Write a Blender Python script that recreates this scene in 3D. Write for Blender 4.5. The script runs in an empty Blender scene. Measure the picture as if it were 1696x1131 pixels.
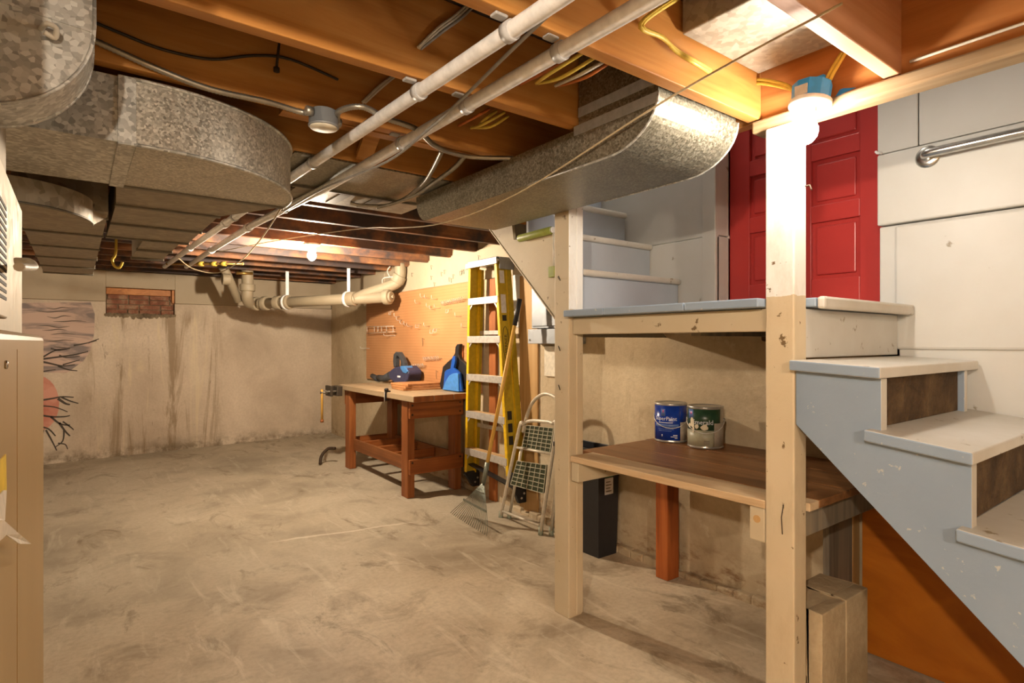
import bpy, math, random
from mathutils import Vector, Matrix
random.seed(7)
scene = bpy.context.scene
COL = scene.collection
PI = math.pi

# ------------------------------------------------------------------ camera, world, exposure
FPX = 955.0                       # focal length in pixels of the 1696 px wide frame
YAW = math.radians(37.1)          # camera turned right of the room's long axis (+Y)
EYE = Vector((0.0, 0.0, 1.2))
cam_d = bpy.data.cameras.new('camera'); cam = bpy.data.objects.new('camera', cam_d); COL.objects.link(cam)
cam_d.sensor_width = 36.0; cam_d.lens = FPX / 1696.0 * 36.0
cam_d.clip_start = 0.02; cam_d.clip_end = 60
cam.location = EYE; cam.rotation_euler = (PI / 2, 0, -YAW)
scene.camera = cam
world = bpy.data.worlds.new('world'); scene.world = world; world.use_nodes = True
world.node_tree.nodes['Background'].inputs[0].default_value = (0.5, 0.45, 0.4, 1)
world.node_tree.nodes['Background'].inputs[1].default_value = 0.02
vs = scene.view_settings
vs.view_transform = 'Standard'; vs.look = 'None'; vs.gamma = 1.0; vs.use_curve_mapping = False
vs.exposure = 1.15
BULB_STAIR = 7.6; BULB_FAR = 70.0; ADDED_NEAR = 66.0; ADDED_REAR = 48.0; ADDED_HEAD = 9.2     # watts of the bulbs; near, rear and head ones are added
COL_STAIR = (1.0, 0.90, 0.77); COL_HEAD = (1.0, 0.95, 0.88); COL_FAR = (1.0, 0.82, 0.62); COL_NEAR = (1.0, 0.84, 0.66)

Fv = Vector((math.sin(YAW), math.cos(YAW), 0)); Rv = Vector((math.cos(YAW), -math.sin(YAW), 0))
def ray(px, py): return Fv + Rv * ((px - 848.0) / FPX) + Vector((0, 0, (565.5 - py) / FPX))
def at_x(px, py, X): d = ray(px, py); return EYE + d * (X / d.x)
def at_y(px, py, Y): d = ray(px, py); return EYE + d * (Y / d.y)
def at_z(px, py, Z): d = ray(px, py); return EYE + d * ((Z - EYE.z) / d.z)

# ------------------------------------------------------------------ mesh helpers
class MB:
    def __init__(s): s.v = []; s.f = []; s.m = []; s.sm = []
    def add(s, vs_, fs_, mi=0, smooth=False):
        b = len(s.v); s.v += [Vector(p) for p in vs_]
        for f in fs_:
            s.f.append(tuple(b + i for i in f)); s.m.append(mi); s.sm.append(smooth)
        return s
    def hexa(s, p, mi=0):        # 8 corners: bottom 4 ccw, top 4 ccw
        return s.add(p, [(3, 2, 1, 0), (4, 5, 6, 7), (0, 1, 5, 4), (1, 2, 6, 5), (2, 3, 7, 6), (3, 0, 4, 7)], mi)
    def box(s, x0, x1, y0, y1, z0, z1, mi=0):
        return s.hexa([(x0, y0, z0), (x1, y0, z0), (x1, y1, z0), (x0, y1, z0), (x0, y0, z1), (x1, y0, z1), (x1, y1, z1), (x0, y1, z1)], mi)
    def beam(s, a, b, w, h, up=(0, 0, 1), mi=0):   # rectangular bar from a to b, w sideways, h along up
        a = Vector(a); b = Vector(b); d = (b - a).normalized(); up = Vector(up)
        sd = d.cross(up).normalized(); u = sd.cross(d).normalized()
        c = []
        for p in (a, b):
            c += [p - sd * w / 2 - u * h / 2, p + sd * w / 2 - u * h / 2, p + sd * w / 2 + u * h / 2, p - sd * w / 2 + u * h / 2]
        return s.add(c, [(3, 2, 1, 0), (4, 5, 6, 7), (0, 1, 5, 4), (1, 2, 6, 5), (2, 3, 7, 6), (3, 0, 4, 7)], mi)
    def prism(s, poly, axis, a, b, mi=0, side_mi=None, smooth=False):
        # poly = 2-D points in the other two axes (x: (y,z), y: (x,z), z: (x,y))
        def P(u, w, k): return {'x': (k, u, w), 'y': (u, k, w), 'z': (u, w, k)}[axis]
        n = len(poly); v = [P(u, w, a) for u, w in poly] + [P(u, w, b) for u, w in poly]
        s.add(v, [tuple(range(n))[::-1], tuple(range(n, 2 * n))], mi)
        s.add(v, [(i, (i + 1) % n, n + (i + 1) % n, n + i) for i in range(n)], mi if side_mi is None else side_mi, smooth)
        return s
    def tube(s, pts, r, n=8, mi=0, caps=True):
        pts = [Vector(p) for p in pts]; rs = r if isinstance(r, (list, tuple)) else [r] * len(pts)
        t = []
        for i in range(len(pts)):
            d = pts[min(i + 1, len(pts) - 1)] - pts[max(i - 1, 0)]
            t.append(d.normalized() if d.length > 1e-9 else Vector((0, 0, 1)))
        ref = Vector((0, 0, 1)) if abs(t[0].z) < 0.9 else Vector((1, 0, 0))
        u = t[0].cross(ref).normalized(); vv = []
        for i, p in enumerate(pts):
            u = (u - t[i] * u.dot(t[i])).normalized(); w = t[i].cross(u)
            for k in range(n):
                a = 2 * PI * k / n; vv.append(p + (u * math.cos(a) + w * math.sin(a)) * rs[i])
        fs = []
        for i in range(len(pts) - 1):
            for k in range(n):
                fs.append((i * n + k, i * n + (k + 1) % n, (i + 1) * n + (k + 1) % n, (i + 1) * n + k))
        s.add(vv, fs, mi, True)
        if caps:
            m = len(pts)
            s.add(vv[:n], [tuple(range(n))[::-1]], mi); s.add(vv[(m - 1) * n:], [tuple(range(n))], mi)
        return s
    def lathe(s, prof, c, axis=(0, 0, 1), n=24, mi=0, smooth=True):
        c = Vector(c); ax = Vector(axis).normalized(); ref = Vector((1, 0, 0)) if abs(ax.x) < 0.9 else Vector((0, 1, 0))
        u = ax.cross(ref).normalized(); w = ax.cross(u); vv = []
        for (r, h) in prof:
            for k in range(n):
                a = 2 * PI * k / n; vv.append(c + ax * h + (u * math.cos(a) + w * math.sin(a)) * r)
        fs = [(i * n + k, i * n + (k + 1) % n, (i + 1) * n + (k + 1) % n, (i + 1) * n + k) for i in range(len(prof) - 1) for k in range(n)]
        s.add(vv, fs, mi, smooth)
        s.add(vv[:n], [tuple(range(n))[::-1]], mi); s.add(vv[-n:], [tuple(range(n))], mi)
        return s
    def plate(s, pts, nrm, th, mi=0, side_mi=None):    # planar outline given thickness along nrm
        pts = [Vector(p) for p in pts]; nrm = Vector(nrm).normalized(); n = len(pts)
        v = pts + [p + nrm * th for p in pts]
        s.add(v, [tuple(range(n))[::-1], tuple(range(n, 2 * n))], mi)
        s.add(v, [(i, (i + 1) % n, n + (i + 1) % n, n + i) for i in range(n)], mi if side_mi is None else side_mi)
        return s
    def build(s, name, mats, parent=None, bevel=0.0, seg=2):
        off = wloc(parent) if parent is not None else Vector((0, 0, 0))
        me = bpy.data.meshes.new(name)
        me.from_pydata([tuple(p - off) for p in s.v], [], s.f)
        if not isinstance(mats, (list, tuple)): mats = [mats]
        for m in mats: me.materials.append(M[m])
        me.polygons.foreach_set('material_index', s.m); me.polygons.foreach_set('use_smooth', s.sm)
        me.update()
        import bmesh
        bm = bmesh.new(); bm.from_mesh(me)
        bmesh.ops.remove_doubles(bm, verts=bm.verts, dist=1e-6)
        bmesh.ops.recalc_face_normals(bm, faces=bm.faces); bm.to_mesh(me); bm.free()
        o = bpy.data.objects.new(name, me); COL.objects.link(o)
        if parent is not None: o.parent = parent
        if bevel > 0:
            b = o.modifiers.new('bevel', 'BEVEL'); b.width = bevel; b.segments = seg; b.limit_method = 'ANGLE'; b.angle_limit = math.radians(40)
        return o
def wloc(o):
    p = Vector(o.location)
    while o.parent is not None:
        o = o.parent; p += Vector(o.location)
    return p
def smooth_path(pts, k=6):
    pts = [Vector(p) for p in pts]; out = []
    for i in range(len(pts) - 1):
        p0 = pts[max(i - 1, 0)]; p1 = pts[i]; p2 = pts[i + 1]; p3 = pts[min(i + 2, len(pts) - 1)]
        for j in range(k):
            t = j / k
            out.append(0.5 * ((2 * p1) + (p2 - p0) * t + (2 * p0 - 5 * p1 + 4 * p2 - p3) * t * t + (3 * p1 - p0 - 3 * p2 + p3) * t ** 3))
    out.append(pts[-1]); return out
def ribbed(pts, r, pitch):
    pts = smooth_path(pts, 12); L = [0]
    for i in range(1, len(pts)): L.append(L[-1] + (pts[i] - pts[i - 1]).length)
    n = max(4, int(L[-1] / (pitch / 2))); q = []; rs = []; j = 0
    for k in range(n + 1):
        d = L[-1] * k / n
        while j < len(L) - 2 and L[j + 1] < d: j += 1
        f = (d - L[j]) / max(1e-9, L[j + 1] - L[j]); q.append(pts[j].lerp(pts[j + 1], min(1, f))); rs.append(r if k % 2 else r * 0.8)
    return q, rs
def tag(o, label, cat, group=None, kind=None):
    if label: o['label'] = label
    if cat: o['category'] = cat
    if group: o['group'] = group
    if kind: o['kind'] = kind
    return o
def thing(name, loc, label, cat, group=None):
    o = bpy.data.objects.new(name, None); COL.objects.link(o); o.location = loc; o.empty_display_size = 0.05
    return tag(o, label, cat, group)
def struct(o): o['kind'] = 'structure'; return o
def instance(src, parent, loc):
    c = src.copy(); COL.objects.link(c); c.parent = parent; c.location = loc; return c
def text_mesh(txt, size, ext=0.0004):
    cu = bpy.data.curves.new('lettering', 'FONT'); cu.body = txt; cu.size = size; cu.extrude = ext; cu.resolution_u = 2
    ob = bpy.data.objects.new('lettering', cu); COL.objects.link(ob)
    dg = bpy.context.evaluated_depsgraph_get(); me = bpy.data.meshes.new_from_object(ob.evaluated_get(dg))
    V = [Vector(v.co) for v in me.vertices]; Fc = [tuple(p.vertices) for p in me.polygons]
    bpy.data.objects.remove(ob); bpy.data.curves.remove(cu); bpy.data.meshes.remove(me)
    return V, Fc
def floor_z(x, y):
    a = min(1, max(0, (y - 2.8) / 4.2)); b = min(1, max(0, (x + 0.4) / 2.9)); return a * (0.04 + 0.04 * b)

# ------------------------------------------------------------------ materials
def lin(c):
    return tuple(((v / 255) / 12.92 if v / 255 <= 0.04045 else ((v / 255 + 0.055) / 1.055) ** 2.4) for v in c) + (1,)
M = {}
class NT:
    def __init__(s, name, rough=0.6, metal=0.0, spec=0.4):
        s.m = bpy.data.materials.new(name); s.m.use_nodes = True; s.t = s.m.node_tree
        s.b = s.t.nodes['Principled BSDF']; s.b.inputs['Roughness'].default_value = rough; s.b.inputs['Metallic'].default_value = metal
        s.b.inputs['Specular IOR Level'].default_value = spec
        M[name] = s.m
    def n(s, t, **kw):
        x = s.t.nodes.new(t)
        for k, v in kw.items(): setattr(x, k, v)
        return x
    def l(s, a, b): s.t.links.new(a, b)
    def pos(s, scale=(1, 1, 1)):
        g = s.n('ShaderNodeNewGeometry'); mp = s.n('ShaderNodeMapping'); mp.inputs['Scale'].default_value = scale
        s.l(g.outputs['Position'], mp.inputs['Vector']); return mp.outputs['Vector']
    def xyz(s):
        g = s.n('ShaderNodeNewGeometry'); x = s.n('ShaderNodeSeparateXYZ'); s.l(g.outputs['Position'], x.inputs[0]); return x.outputs
    def noise(s, vec, scale=1, detail=4, rough=0.55, dist=0):
        x = s.n('ShaderNodeTexNoise'); x.inputs['Scale'].default_value = scale; x.inputs['Detail'].default_value = detail
        x.inputs['Roughness'].default_value = rough; x.inputs['Distortion'].default_value = dist; s.l(vec, x.inputs['Vector']); return x.outputs['Fac']
    def voro(s, vec, scale, out='Color', feature='F1'):
        x = s.n('ShaderNodeTexVoronoi'); x.feature = feature; x.inputs['Scale'].default_value = scale; s.l(vec, x.inputs['Vector']); return x.outputs[out]
    def ramp(s, fac, stops):
        x = s.n('ShaderNodeValToRGB'); e = x.color_ramp.elements
        while len(e) < len(stops): e.new(0.5)
        for i, (p, c) in enumerate(stops):
            e[i].position = p; e[i].color = lin(c) if isinstance(c, tuple) else (c, c, c, 1)
        s.l(fac, x.inputs[0]); return x.outputs[0]
    def mix(s, fac, a, b, blend='MIX'):
        x = s.n('ShaderNodeMix', data_type='RGBA', blend_type=blend)
        for sock, v in ((x.inputs[0], fac), (x.inputs[6], a), (x.inputs[7], b)):
            if isinstance(v, (int, float)): sock.default_value = v
            elif isinstance(v, tuple): sock.default_value = lin(v)
            else: s.l(v, sock)
        return x.outputs[2]
    def math(s, op, a, b=0.0, c=None):
        x = s.n('ShaderNodeMath', operation=op)
        for i, v in enumerate((a, b, c)):
            if v is None: continue
            if isinstance(v, (int, float)): x.inputs[i].default_value = v
            else: s.l(v, x.inputs[i])
        return x.outputs[0]
    def band(s, v, a, b, soft):       # 1 between a and b with soft edges
        x = s.n('ShaderNodeMapRange', interpolation_type='SMOOTHSTEP'); s.l(v, x.inputs[0]); x.inputs[1].default_value = a - soft; x.inputs[2].default_value = a + soft
        y = s.n('ShaderNodeMapRange', interpolation_type='SMOOTHSTEP'); s.l(v, y.inputs[0]); y.inputs[1].default_value = b - soft; y.inputs[2].default_value = b + soft
        y.inputs[3].default_value = 1; y.inputs[4].default_value = 0
        return s.math('MULTIPLY', x.outputs[0], y.outputs[0])
    def color(s, c):
        if isinstance(c, tuple): s.b.inputs['Base Color'].default_value = lin(c)
        else: s.l(c, s.b.inputs['Base Color'])
        return s
    def bump(s, h, strength=0.3, dist=0.01):
        x = s.n('ShaderNodeBump'); x.inputs['Strength'].default_value = strength; x.inputs['Distance'].default_value = dist
        s.l(h, x.inputs['Height']); s.l(x.outputs[0], s.b.inputs['Normal']); return s
def wood(name, c1, c2, c3, axis='x', rough=0.6, fine=16.0, dirt=None, spec=0.3):
    t = NT(name, rough, 0, spec); sc = {'x': (0.9, fine, fine), 'y': (fine, 0.9, fine), 'z': (fine, fine, 0.9)}[axis]
    v = t.pos(sc); g = t.noise(v, 1.0, 6, 0.6, 1.2); big = t.noise(t.pos(), 2.2, 3)
    c = t.ramp(g, [(0.3, c1), (0.5, c2), (0.72, c3)])
    c = t.mix(t.ramp(big, [(0.35, 0.0), (0.7, 0.55)]), c, c1)
    if dirt is not None:
        c = t.mix(t.ramp(t.noise(t.pos(), 3.3, 5, 0.65), [(0.36, 0.0), (0.56, 0.9)]), c, dirt)
    t.color(c); t.bump(g, 0.25, 0.004); return t
def paint(name, c, c2=None, chip=None, rough=0.45, amount=0.7, scale=30, spec=0.4, bumpy=0.15):
    t = NT(name, rough, 0, spec); n1 = t.noise(t.pos(), 2.5, 5, 0.6); n2 = t.noise(t.pos(), scale, 5, 0.6)
    col = t.mix(t.ramp(n1, [(0.3, 0.0), (0.75, 1.0)]), c, c2 or c)
    if chip is not None: col = t.mix(t.ramp(n2, [(amount, 0.0), (amount + 0.05, 1.0)]), col, chip)
    t.color(col); t.bump(n2, bumpy, 0.004); return t
def plain(name, c, rough=0.5, metal=0.0, spec=0.4):
    t = NT(name, rough, metal, spec); n = t.noise(t.pos(), 40, 3)
    a = tuple(max(0, int(x * 0.9)) for x in c)
    t.color(t.mix(t.ramp(n, [(0.35, 0.0), (0.7, 1.0)]), c, a)); return t
def galv(name, lo, mid, hi, rough=0.42, metal=0.75, scale=70):
    t = NT(name, rough, metal, 0.5); v = t.voro(t.pos(), scale); bw = t.n('ShaderNodeRGBToBW'); t.l(v, bw.inputs[0])
    n = t.noise(t.pos(), 5, 5, 0.6); f = t.math('ADD', t.math('MULTIPLY', bw.outputs[0], 0.6), t.math('MULTIPLY', n, 0.4))
    t.color(t.ramp(f, [(0.25, lo), (0.5, mid), (0.75, hi)]))
    r = t.n('ShaderNodeMapRange'); t.l(bw.outputs[0], r.inputs[0]); r.inputs[3].default_value = rough - 0.1; r.inputs[4].default_value = rough + 0.15
    t.l(r.outputs[0], t.b.inputs['Roughness']); return t
def concrete(name, c1, c2, c3, rough=0.8, scale=1.6, fleck=None):
    t = NT(name, rough, 0, 0.25); big = t.noise(t.pos(), scale, 6, 0.62, 0.4); fine = t.noise(t.pos(), 45, 4)
    c = t.ramp(big, [(0.3, c1), (0.5, c2), (0.7, c3)]); c = t.mix(t.ramp(fine, [(0.35, 0.25), (0.6, 0.0)]), c, c1)
    return t, c, big, fine

# floor: trowelled concrete with stains, a lighter poured strip and dark damp marks
t, c, big, fine = concrete('floor_concrete', (150, 134, 110), (196, 180, 154), (214, 200, 174), 0.6, 1.3)
st = t.noise(t.pos((1, 1, 1)), 3.1, 7, 0.7, 0.6)
c = t.mix(t.ramp(st, [(0.52, 0.0), (0.68, 0.6)]), c, (126, 108, 84))
sc = t.noise(t.pos((6, 1.1, 1)), 2.0, 6, 0.65, 0.8)
c = t.mix(t.ramp(sc, [(0.55, 0.0), (0.68, 0.45)]), c, (226, 214, 190))
X = t.xyz(); far = t.band(X[1], 2.9, 9.0, 0.5)
c = t.mix(t.math('MULTIPLY', far, 0.4), c, (148, 144, 130))
wob = t.math('MULTIPLY', t.math('SUBTRACT', t.noise(t.pos(), 9, 3), 0.5), 0.05)
lx = t.math('ADD', t.math('ADD', X[1], t.math('MULTIPLY', X[0], 0.2)), wob)
ln = t.math('MULTIPLY', t.band(lx, 3.765, 3.785, 0.012), t.band(X[0], 0.95, 1.75, 0.1))
dk = t.noise(t.pos((1.6, 0.8, 1)), 2.4, 8, 0.72, 1.0)
c = t.mix(t.ramp(dk, [(0.57, 0.0), (0.66, 0.55)]), c, (104, 88, 64))
c = t.mix(t.math('MULTIPLY', ln, 0.8), c, (214, 204, 184))
t.color(c); t.bump(t.math('ADD', t.math('MULTIPLY', big, 0.7), t.math('MULTIPLY', fine, 0.3)), 0.25, 0.01)
# back wall: grey-tan parged concrete, streaked with water stains below the bricked-up window
t, c, big, fine = concrete('wall_back_concrete', (174, 158, 138), (202, 187, 166), (216, 202, 182), 0.85, 1.3)
X = t.xyz(); s1 = t.noise(t.pos((5.5, 1, 0.6)), 1.0, 10, 0.68, 0.9); s2 = t.noise(t.pos((9, 1, 2.6)), 1.6, 10, 0.75, 1.2)
msk = t.math('MULTIPLY', t.band(X[0], 0.1, 1.25, 0.1), t.band(X[2], -1, 1.5, 0.1))
c = t.mix(t.math('MULTIPLY', msk, t.ramp(s1, [(0.40, 0.7), (0.50, 0.0)])), c, (136, 114, 84))
c = t.mix(t.math('MULTIPLY', msk, t.ramp(s1, [(0.57, 0.0), (0.66, 0.7)])), c, (216, 202, 170))
c = t.mix(t.math('MULTIPLY', msk, t.ramp(s2, [(0.61, 0.0), (0.68, 0.6)])), c, (98, 82, 60))
low = t.math('MULTIPLY', t.band(X[2], -1, 0.14, 0.1), t.ramp(t.noise(t.pos((3, 1, 3)), 2.2, 6, 0.7), [(0.4, 0.0), (0.6, 0.9)]))
c = t.mix(low, c, (104, 90, 68))
t.color(c); t.bump(t.math('ADD', s2, fine), 0.3, 0.012)
t, c, big, fine = concrete('wall_concrete', (164, 146, 118), (190, 172, 142), (204, 188, 158), 0.8, 1.7)
X = t.xyz(); sp = t.noise(t.pos((1, 5, 1.2)), 1.6, 7, 0.72, 0.6)
c = t.mix(t.ramp(sp, [(0.59, 0.0), (0.68, 0.35)]), c, (132, 110, 80))
c = t.mix(t.ramp(t.noise(t.pos(), 6, 6, 0.7), [(0.6, 0.0), (0.68, 0.6)]), c, (206, 194, 166))
rust = t.math('MULTIPLY', t.band(X[2], -0.1, 0.16, 0.07), t.ramp(t.noise(t.pos((1, 2, 5)), 4, 6, 0.7), [(0.5, 0.0), (0.66, 0.7)]))
c = t.mix(rust, c, (110, 72, 36)); t.color(c); t.bump(t.math('ADD', big, fine), 0.3, 0.012)
t, c, big, fine = concrete('block_concrete', (150, 130, 100), (176, 156, 124), (192, 174, 142), 0.9, 5); t.color(c); t.bump(fine, 0.6, 0.006)
paint('upper_wall_paint', (184, 170, 146), (172, 156, 130), (120, 104, 80), 0.7, 0.72, 14)
t = paint('stair_white', (196, 196, 192), (186, 184, 177), (140, 130, 112), 0.45, 0.69, 9, bumpy=0.3)
paint('post_paint', (198, 184, 156), (182, 166, 136), (112, 92, 64), 0.55, 0.655, 26, bumpy=0.3)
t = NT('post_two_tone', 0.5); X = t.xyz(); n2 = t.noise(t.pos(), 24, 5, 0.6)
hi = t.math('GREATER_THAN', t.math('ADD', X[2], t.math('MULTIPLY', t.math('SUBTRACT', n2, 0.5), 0.02)), 1.338)
c = t.mix(t.ramp(t.noise(t.pos(), 2.5, 4), [(0.3, 0.0), (0.7, 1.0)]), (206, 190, 160), (192, 174, 142)); c = t.mix(hi, c, (228, 227, 222))
c = t.mix(t.ramp(t.noise(t.pos((1, 1, 0.35)), 7, 6, 0.7), [(0.5, 0.0), (0.75, 0.45)]), c, (160, 138, 104)); c = t.mix(t.ramp(n2, [(0.655, 0.0), (0.69, 1.0)]), c, (116, 94, 64)); t.color(c); t.bump(n2, 0.3, 0.004)
paint('shelf_face_paint', (204, 190, 160), (188, 172, 138), (120, 98, 64), 0.6, 0.68, 20)
paint('blue_gray_paint', (142, 158, 176), (130, 146, 164), (182, 182, 178), 0.4, 0.665, 38, bumpy=0.2)
paint('tread_paint', (204, 200, 192), (176, 168, 152), (136, 120, 96), 0.45, 0.65, 18)
paint('riser_white', (200, 198, 192), (182, 177, 166), (136, 124, 104), 0.45, 0.66, 18)
paint('riser_gray', (178, 186, 196), (166, 174, 184), (200, 196, 186), 0.45, 0.76, 30)
t = NT('door_red', 0.35, 0, 0.4); n = t.noise(t.pos(), 3, 4); t.color(t.mix(t.ramp(n, [(0.3, 0.0), (0.7, 1.0)]), (178, 56, 52), (164, 48, 46))); t.bump(t.noise(t.pos(), 60, 3), 0.06, 0.002)
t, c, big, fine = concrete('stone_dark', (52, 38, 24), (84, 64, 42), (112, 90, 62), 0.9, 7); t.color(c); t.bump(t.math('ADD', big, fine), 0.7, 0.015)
wood('joist_fir', (160, 104, 50), (194, 138, 72), (210, 160, 92), 'x', 0.5, 15)
wood('joist_fir_pink', (190, 138, 104), (208, 158, 124), (222, 176, 144), 'x', 0.6, 15)
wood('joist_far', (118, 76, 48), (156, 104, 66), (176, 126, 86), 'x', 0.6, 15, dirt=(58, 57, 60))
wood('trimmer_fir', (160, 100, 52), (194, 130, 72), (212, 150, 90), 'y', 0.5, 13)
wood('plate_wood', (112, 88, 62), (154, 128, 94), (186, 162, 128), 'y', 0.7, 22)
wood('subfloor_wood', (74, 52, 34), (104, 72, 46), (124, 90, 58), 'x', 0.8, 10, dirt=(52, 48, 46))
wood('bench_wood', (112, 62, 30), (146, 86, 44), (168, 106, 58), 'z', 0.5, 16)
wood('bench_wood_y', (104, 62, 34), (140, 86, 46), (160, 104, 60), 'y', 0.5, 16)
wood('bench_wood_x', (110, 60, 28), (150, 86, 42), (172, 106, 56), 'x', 0.5, 16)
wood('bench_top_wood', (138, 114, 84), (170, 146, 112), (190, 166, 130), 'y', 0.6, 16, dirt=(158, 138, 110))
wood('board_wood', (150, 100, 60), (184, 130, 82), (204, 152, 104), 'y', 0.55, 14)
wood('shelf_wood', (112, 74, 42), (146, 100, 60), (168, 120, 76), 'y', 0.4, 14)
wood('shelf_front_wood', (184, 154, 116), (212, 186, 150), (226, 204, 172), 'y', 0.5, 14)
wood('leg_wood', (120, 60, 24), (158, 84, 36), (176, 100, 48), 'z', 0.5, 14)
wood('gray_wood', (104, 96, 84), (132, 122, 106), (156, 140, 114), 'z', 0.7, 18)
wood('plywood_orange', (150, 82, 20), (184, 108, 28), (204, 128, 42), 'y', 0.4, 4)
wood('plank_brown', (128, 72, 34), (160, 94, 46), (178, 112, 60), 'z', 0.6, 16)
wood('plank_tan', (160, 122, 74), (186, 148, 96), (200, 164, 112), 'z', 0.6, 16)
wood('handle_wood', (186, 140, 60), (208, 164, 80), (220, 182, 104), 'z', 0.45, 20)
t = NT('brick_red', 0.85); n = t.noise(t.pos(), 14, 5, 0.7); t.color(t.ramp(n, [(0.3, (104, 66, 48)), (0.48, (136, 88, 66)), (0.66, (160, 134, 108))])); t.bump(t.noise(t.pos(), 50, 4), 0.5, 0.006)
t, c, big, fine = concrete('mortar', (96, 82, 64), (126, 110, 88), (150, 134, 108), 0.9, 12); t.color(c); t.bump(fine, 0.8, 0.012)
galv('galvanized', (152, 152, 147), (188, 188, 182), (222, 222, 216), 0.4, 0.35, 95)
galv('galvanized_sweep', (150, 146, 136), (186, 182, 170), (220, 216, 204), 0.38, 0.4, 170)
galv('galvanized_pan', (150, 144, 130), (166, 160, 146), (182, 176, 162), 0.5, 0.4, 60)
galv('galvanized_warm', (112, 106, 90), (140, 134, 116), (172, 166, 148), 0.42, 0.7, 180)
galv('duct_dull', (128, 118, 100), (150, 140, 122), (168, 158, 140), 0.55, 0.45, 40)
galv('steel_box', (128, 132, 136), (148, 152, 156), (166, 170, 174), 0.5, 0.5, 10)
plain('seam_metal', (120, 114, 102), 0.5, 0.6)
plain('tape_gray', (176, 180, 186), 0.5)
plain('steel_bright', (198, 196, 190), 0.25, 1.0)
plain('conduit_metal', (176, 170, 158), 0.4, 0.8)
plain('wire_metal', (228, 224, 214), 0.35, 0.3)
plain('wire_dark', (66, 58, 48), 0.5, 0.3)
plain('nail_dark', (60, 44, 28), 0.7)
plain('pvc_white', (238, 238, 238), 0.35)
plain('strap_gray', (186, 186, 186), 0.4)
plain('cable_gray', (158, 156, 152), 0.5)
plain('cable_white', (214, 206, 190), 0.5)
plain('cable_yellow', (222, 194, 84), 0.45)
plain('cable_orange', (196, 110, 46), 0.5)
plain('rope', (190, 172, 138), 0.8)
plain('copper', (188, 150, 84), 0.35, 0.8)
paint('pipe_paint', (166, 154, 130), (150, 136, 112), (120, 104, 80), 0.5, 0.72, 18)
t = NT('pegboard', 0.6); X = t.xyz(); u = t.math('SUBTRACT', t.math('FRACT', t.math('DIVIDE', X[1], 0.0254)), 0.5); w = t.math('SUBTRACT', t.math('FRACT', t.math('DIVIDE', X[2], 0.0254)), 0.5)
d = t.math('SQRT', t.math('ADD', t.math('MULTIPLY', u, u), t.math('MULTIPLY', w, w)))
n = t.noise(t.pos(), 2, 4); c = t.mix(t.ramp(n, [(0.35, 0.0), (0.7, 1.0)]), (190, 138, 92), (174, 122, 78))
t.color(t.mix(t.math('LESS_THAN', d, 0.11), c, (92, 54, 26)))
plain('ladder_yellow', (226, 184, 24), 0.45)
plain('ladder_yellow_shaded', (176, 150, 30), 0.5)  # rail webs and rear rails: shade put into the ladder's yellow
plain('aluminum', (206, 202, 194), 0.4, 0.5)
plain('step_tan', (204, 168, 120), 0.6)
plain('black_plastic', (34, 33, 34), 0.45)
plain('bin_black', (38, 38, 42), 0.4)
plain('sticker_gray', (208, 206, 204), 0.6)
plain('sticker_text', (120, 112, 104), 0.6)
plain('green_label', (60, 108, 76), 0.6)
plain('lettering_black', (40, 36, 26), 0.6)
plain('lettering_white', (232, 234, 240), 0.5)
plain('lettering_pink', (206, 110, 160), 0.5)
plain('stool_tube', (206, 196, 176), 0.4, 0.2)
plain('stool_green', (56, 62, 40), 0.6)
plain('stool_grid', (188, 184, 160), 0.5)
plain('stool_foot', (150, 158, 140), 0.6)
plain('rake_metal', (132, 136, 124), 0.45, 0.6)
plain('blue_plastic', (26, 84, 178), 0.35)
plain('blue_plastic_light', (72, 138, 214), 0.4)
plain('blower_navy', (56, 58, 88), 0.45)
plain('blower_gray', (66, 68, 72), 0.5)
plain('blower_blue', (70, 128, 190), 0.4)
plain('can_blue', (20, 56, 150), 0.25)
plain('can_midblue', (92, 118, 176), 0.3)
plain('can_green', (44, 72, 50), 0.3)
plain('can_silver', (186, 182, 172), 0.3, 0.6)
plain('can_sage', (170, 166, 140), 0.4)
plain('can_gray', (176, 164, 146), 0.5)
plain('paint_drip', (224, 212, 182), 0.5)
plain('rod_green', (150, 160, 74), 0.5)
paint('furnace_tan', (176, 146, 94), (166, 136, 84), None, 0.4, 0.7, 60, bumpy=0.05)
galv('plenum_metal', (176, 166, 144), (190, 180, 158), (202, 192, 172), 0.55, 0.35, 30)
plain('label_yellow', (244, 206, 20), 0.5)
plain('label_paper', (232, 220, 200), 0.6)
plain('vent_dark', (40, 34, 28), 0.7)
plain('box_blue', (40, 150, 236), 0.4)
plain('porcelain', (238, 234, 226), 0.25)
plain('panel_white', (222, 214, 194), 0.6)
plain('dark_gap', (36, 28, 20), 0.9)
t = NT('mural_sky', 0.8); s = t.noise(t.pos((1.5, 1, 9)), 1.0, 5, 0.6, 1.5); X = t.xyz()
c = t.mix(t.ramp(s, [(0.4, 0.9), (0.55, 0.0)]), (198, 172, 156), (124, 116, 114)); t.color(c)
t = NT('mural_red', 0.8); s = t.noise(t.pos((3, 1, 3)), 1.4, 4); t.color(t.ramp(s, [(0.35, (184, 110, 90)), (0.6, (208, 152, 132))]))
plain('mural_black', (78, 70, 62), 0.8); plain('mural_gray', (104, 92, 82), 0.8)
def emit(name, col, L):
    m = bpy.data.materials.new(name); m.use_nodes = True; b = m.node_tree.nodes['Principled BSDF']
    b.inputs['Base Color'].default_value = (0.9, 0.9, 0.9, 1); b.inputs['Emission Color'].default_value = col + (1,); b.inputs['Emission Strength'].default_value = L; M[name] = m
BULB_R = 0.03; BULB_A = 4 * PI * BULB_R ** 2 * 1.15
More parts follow.
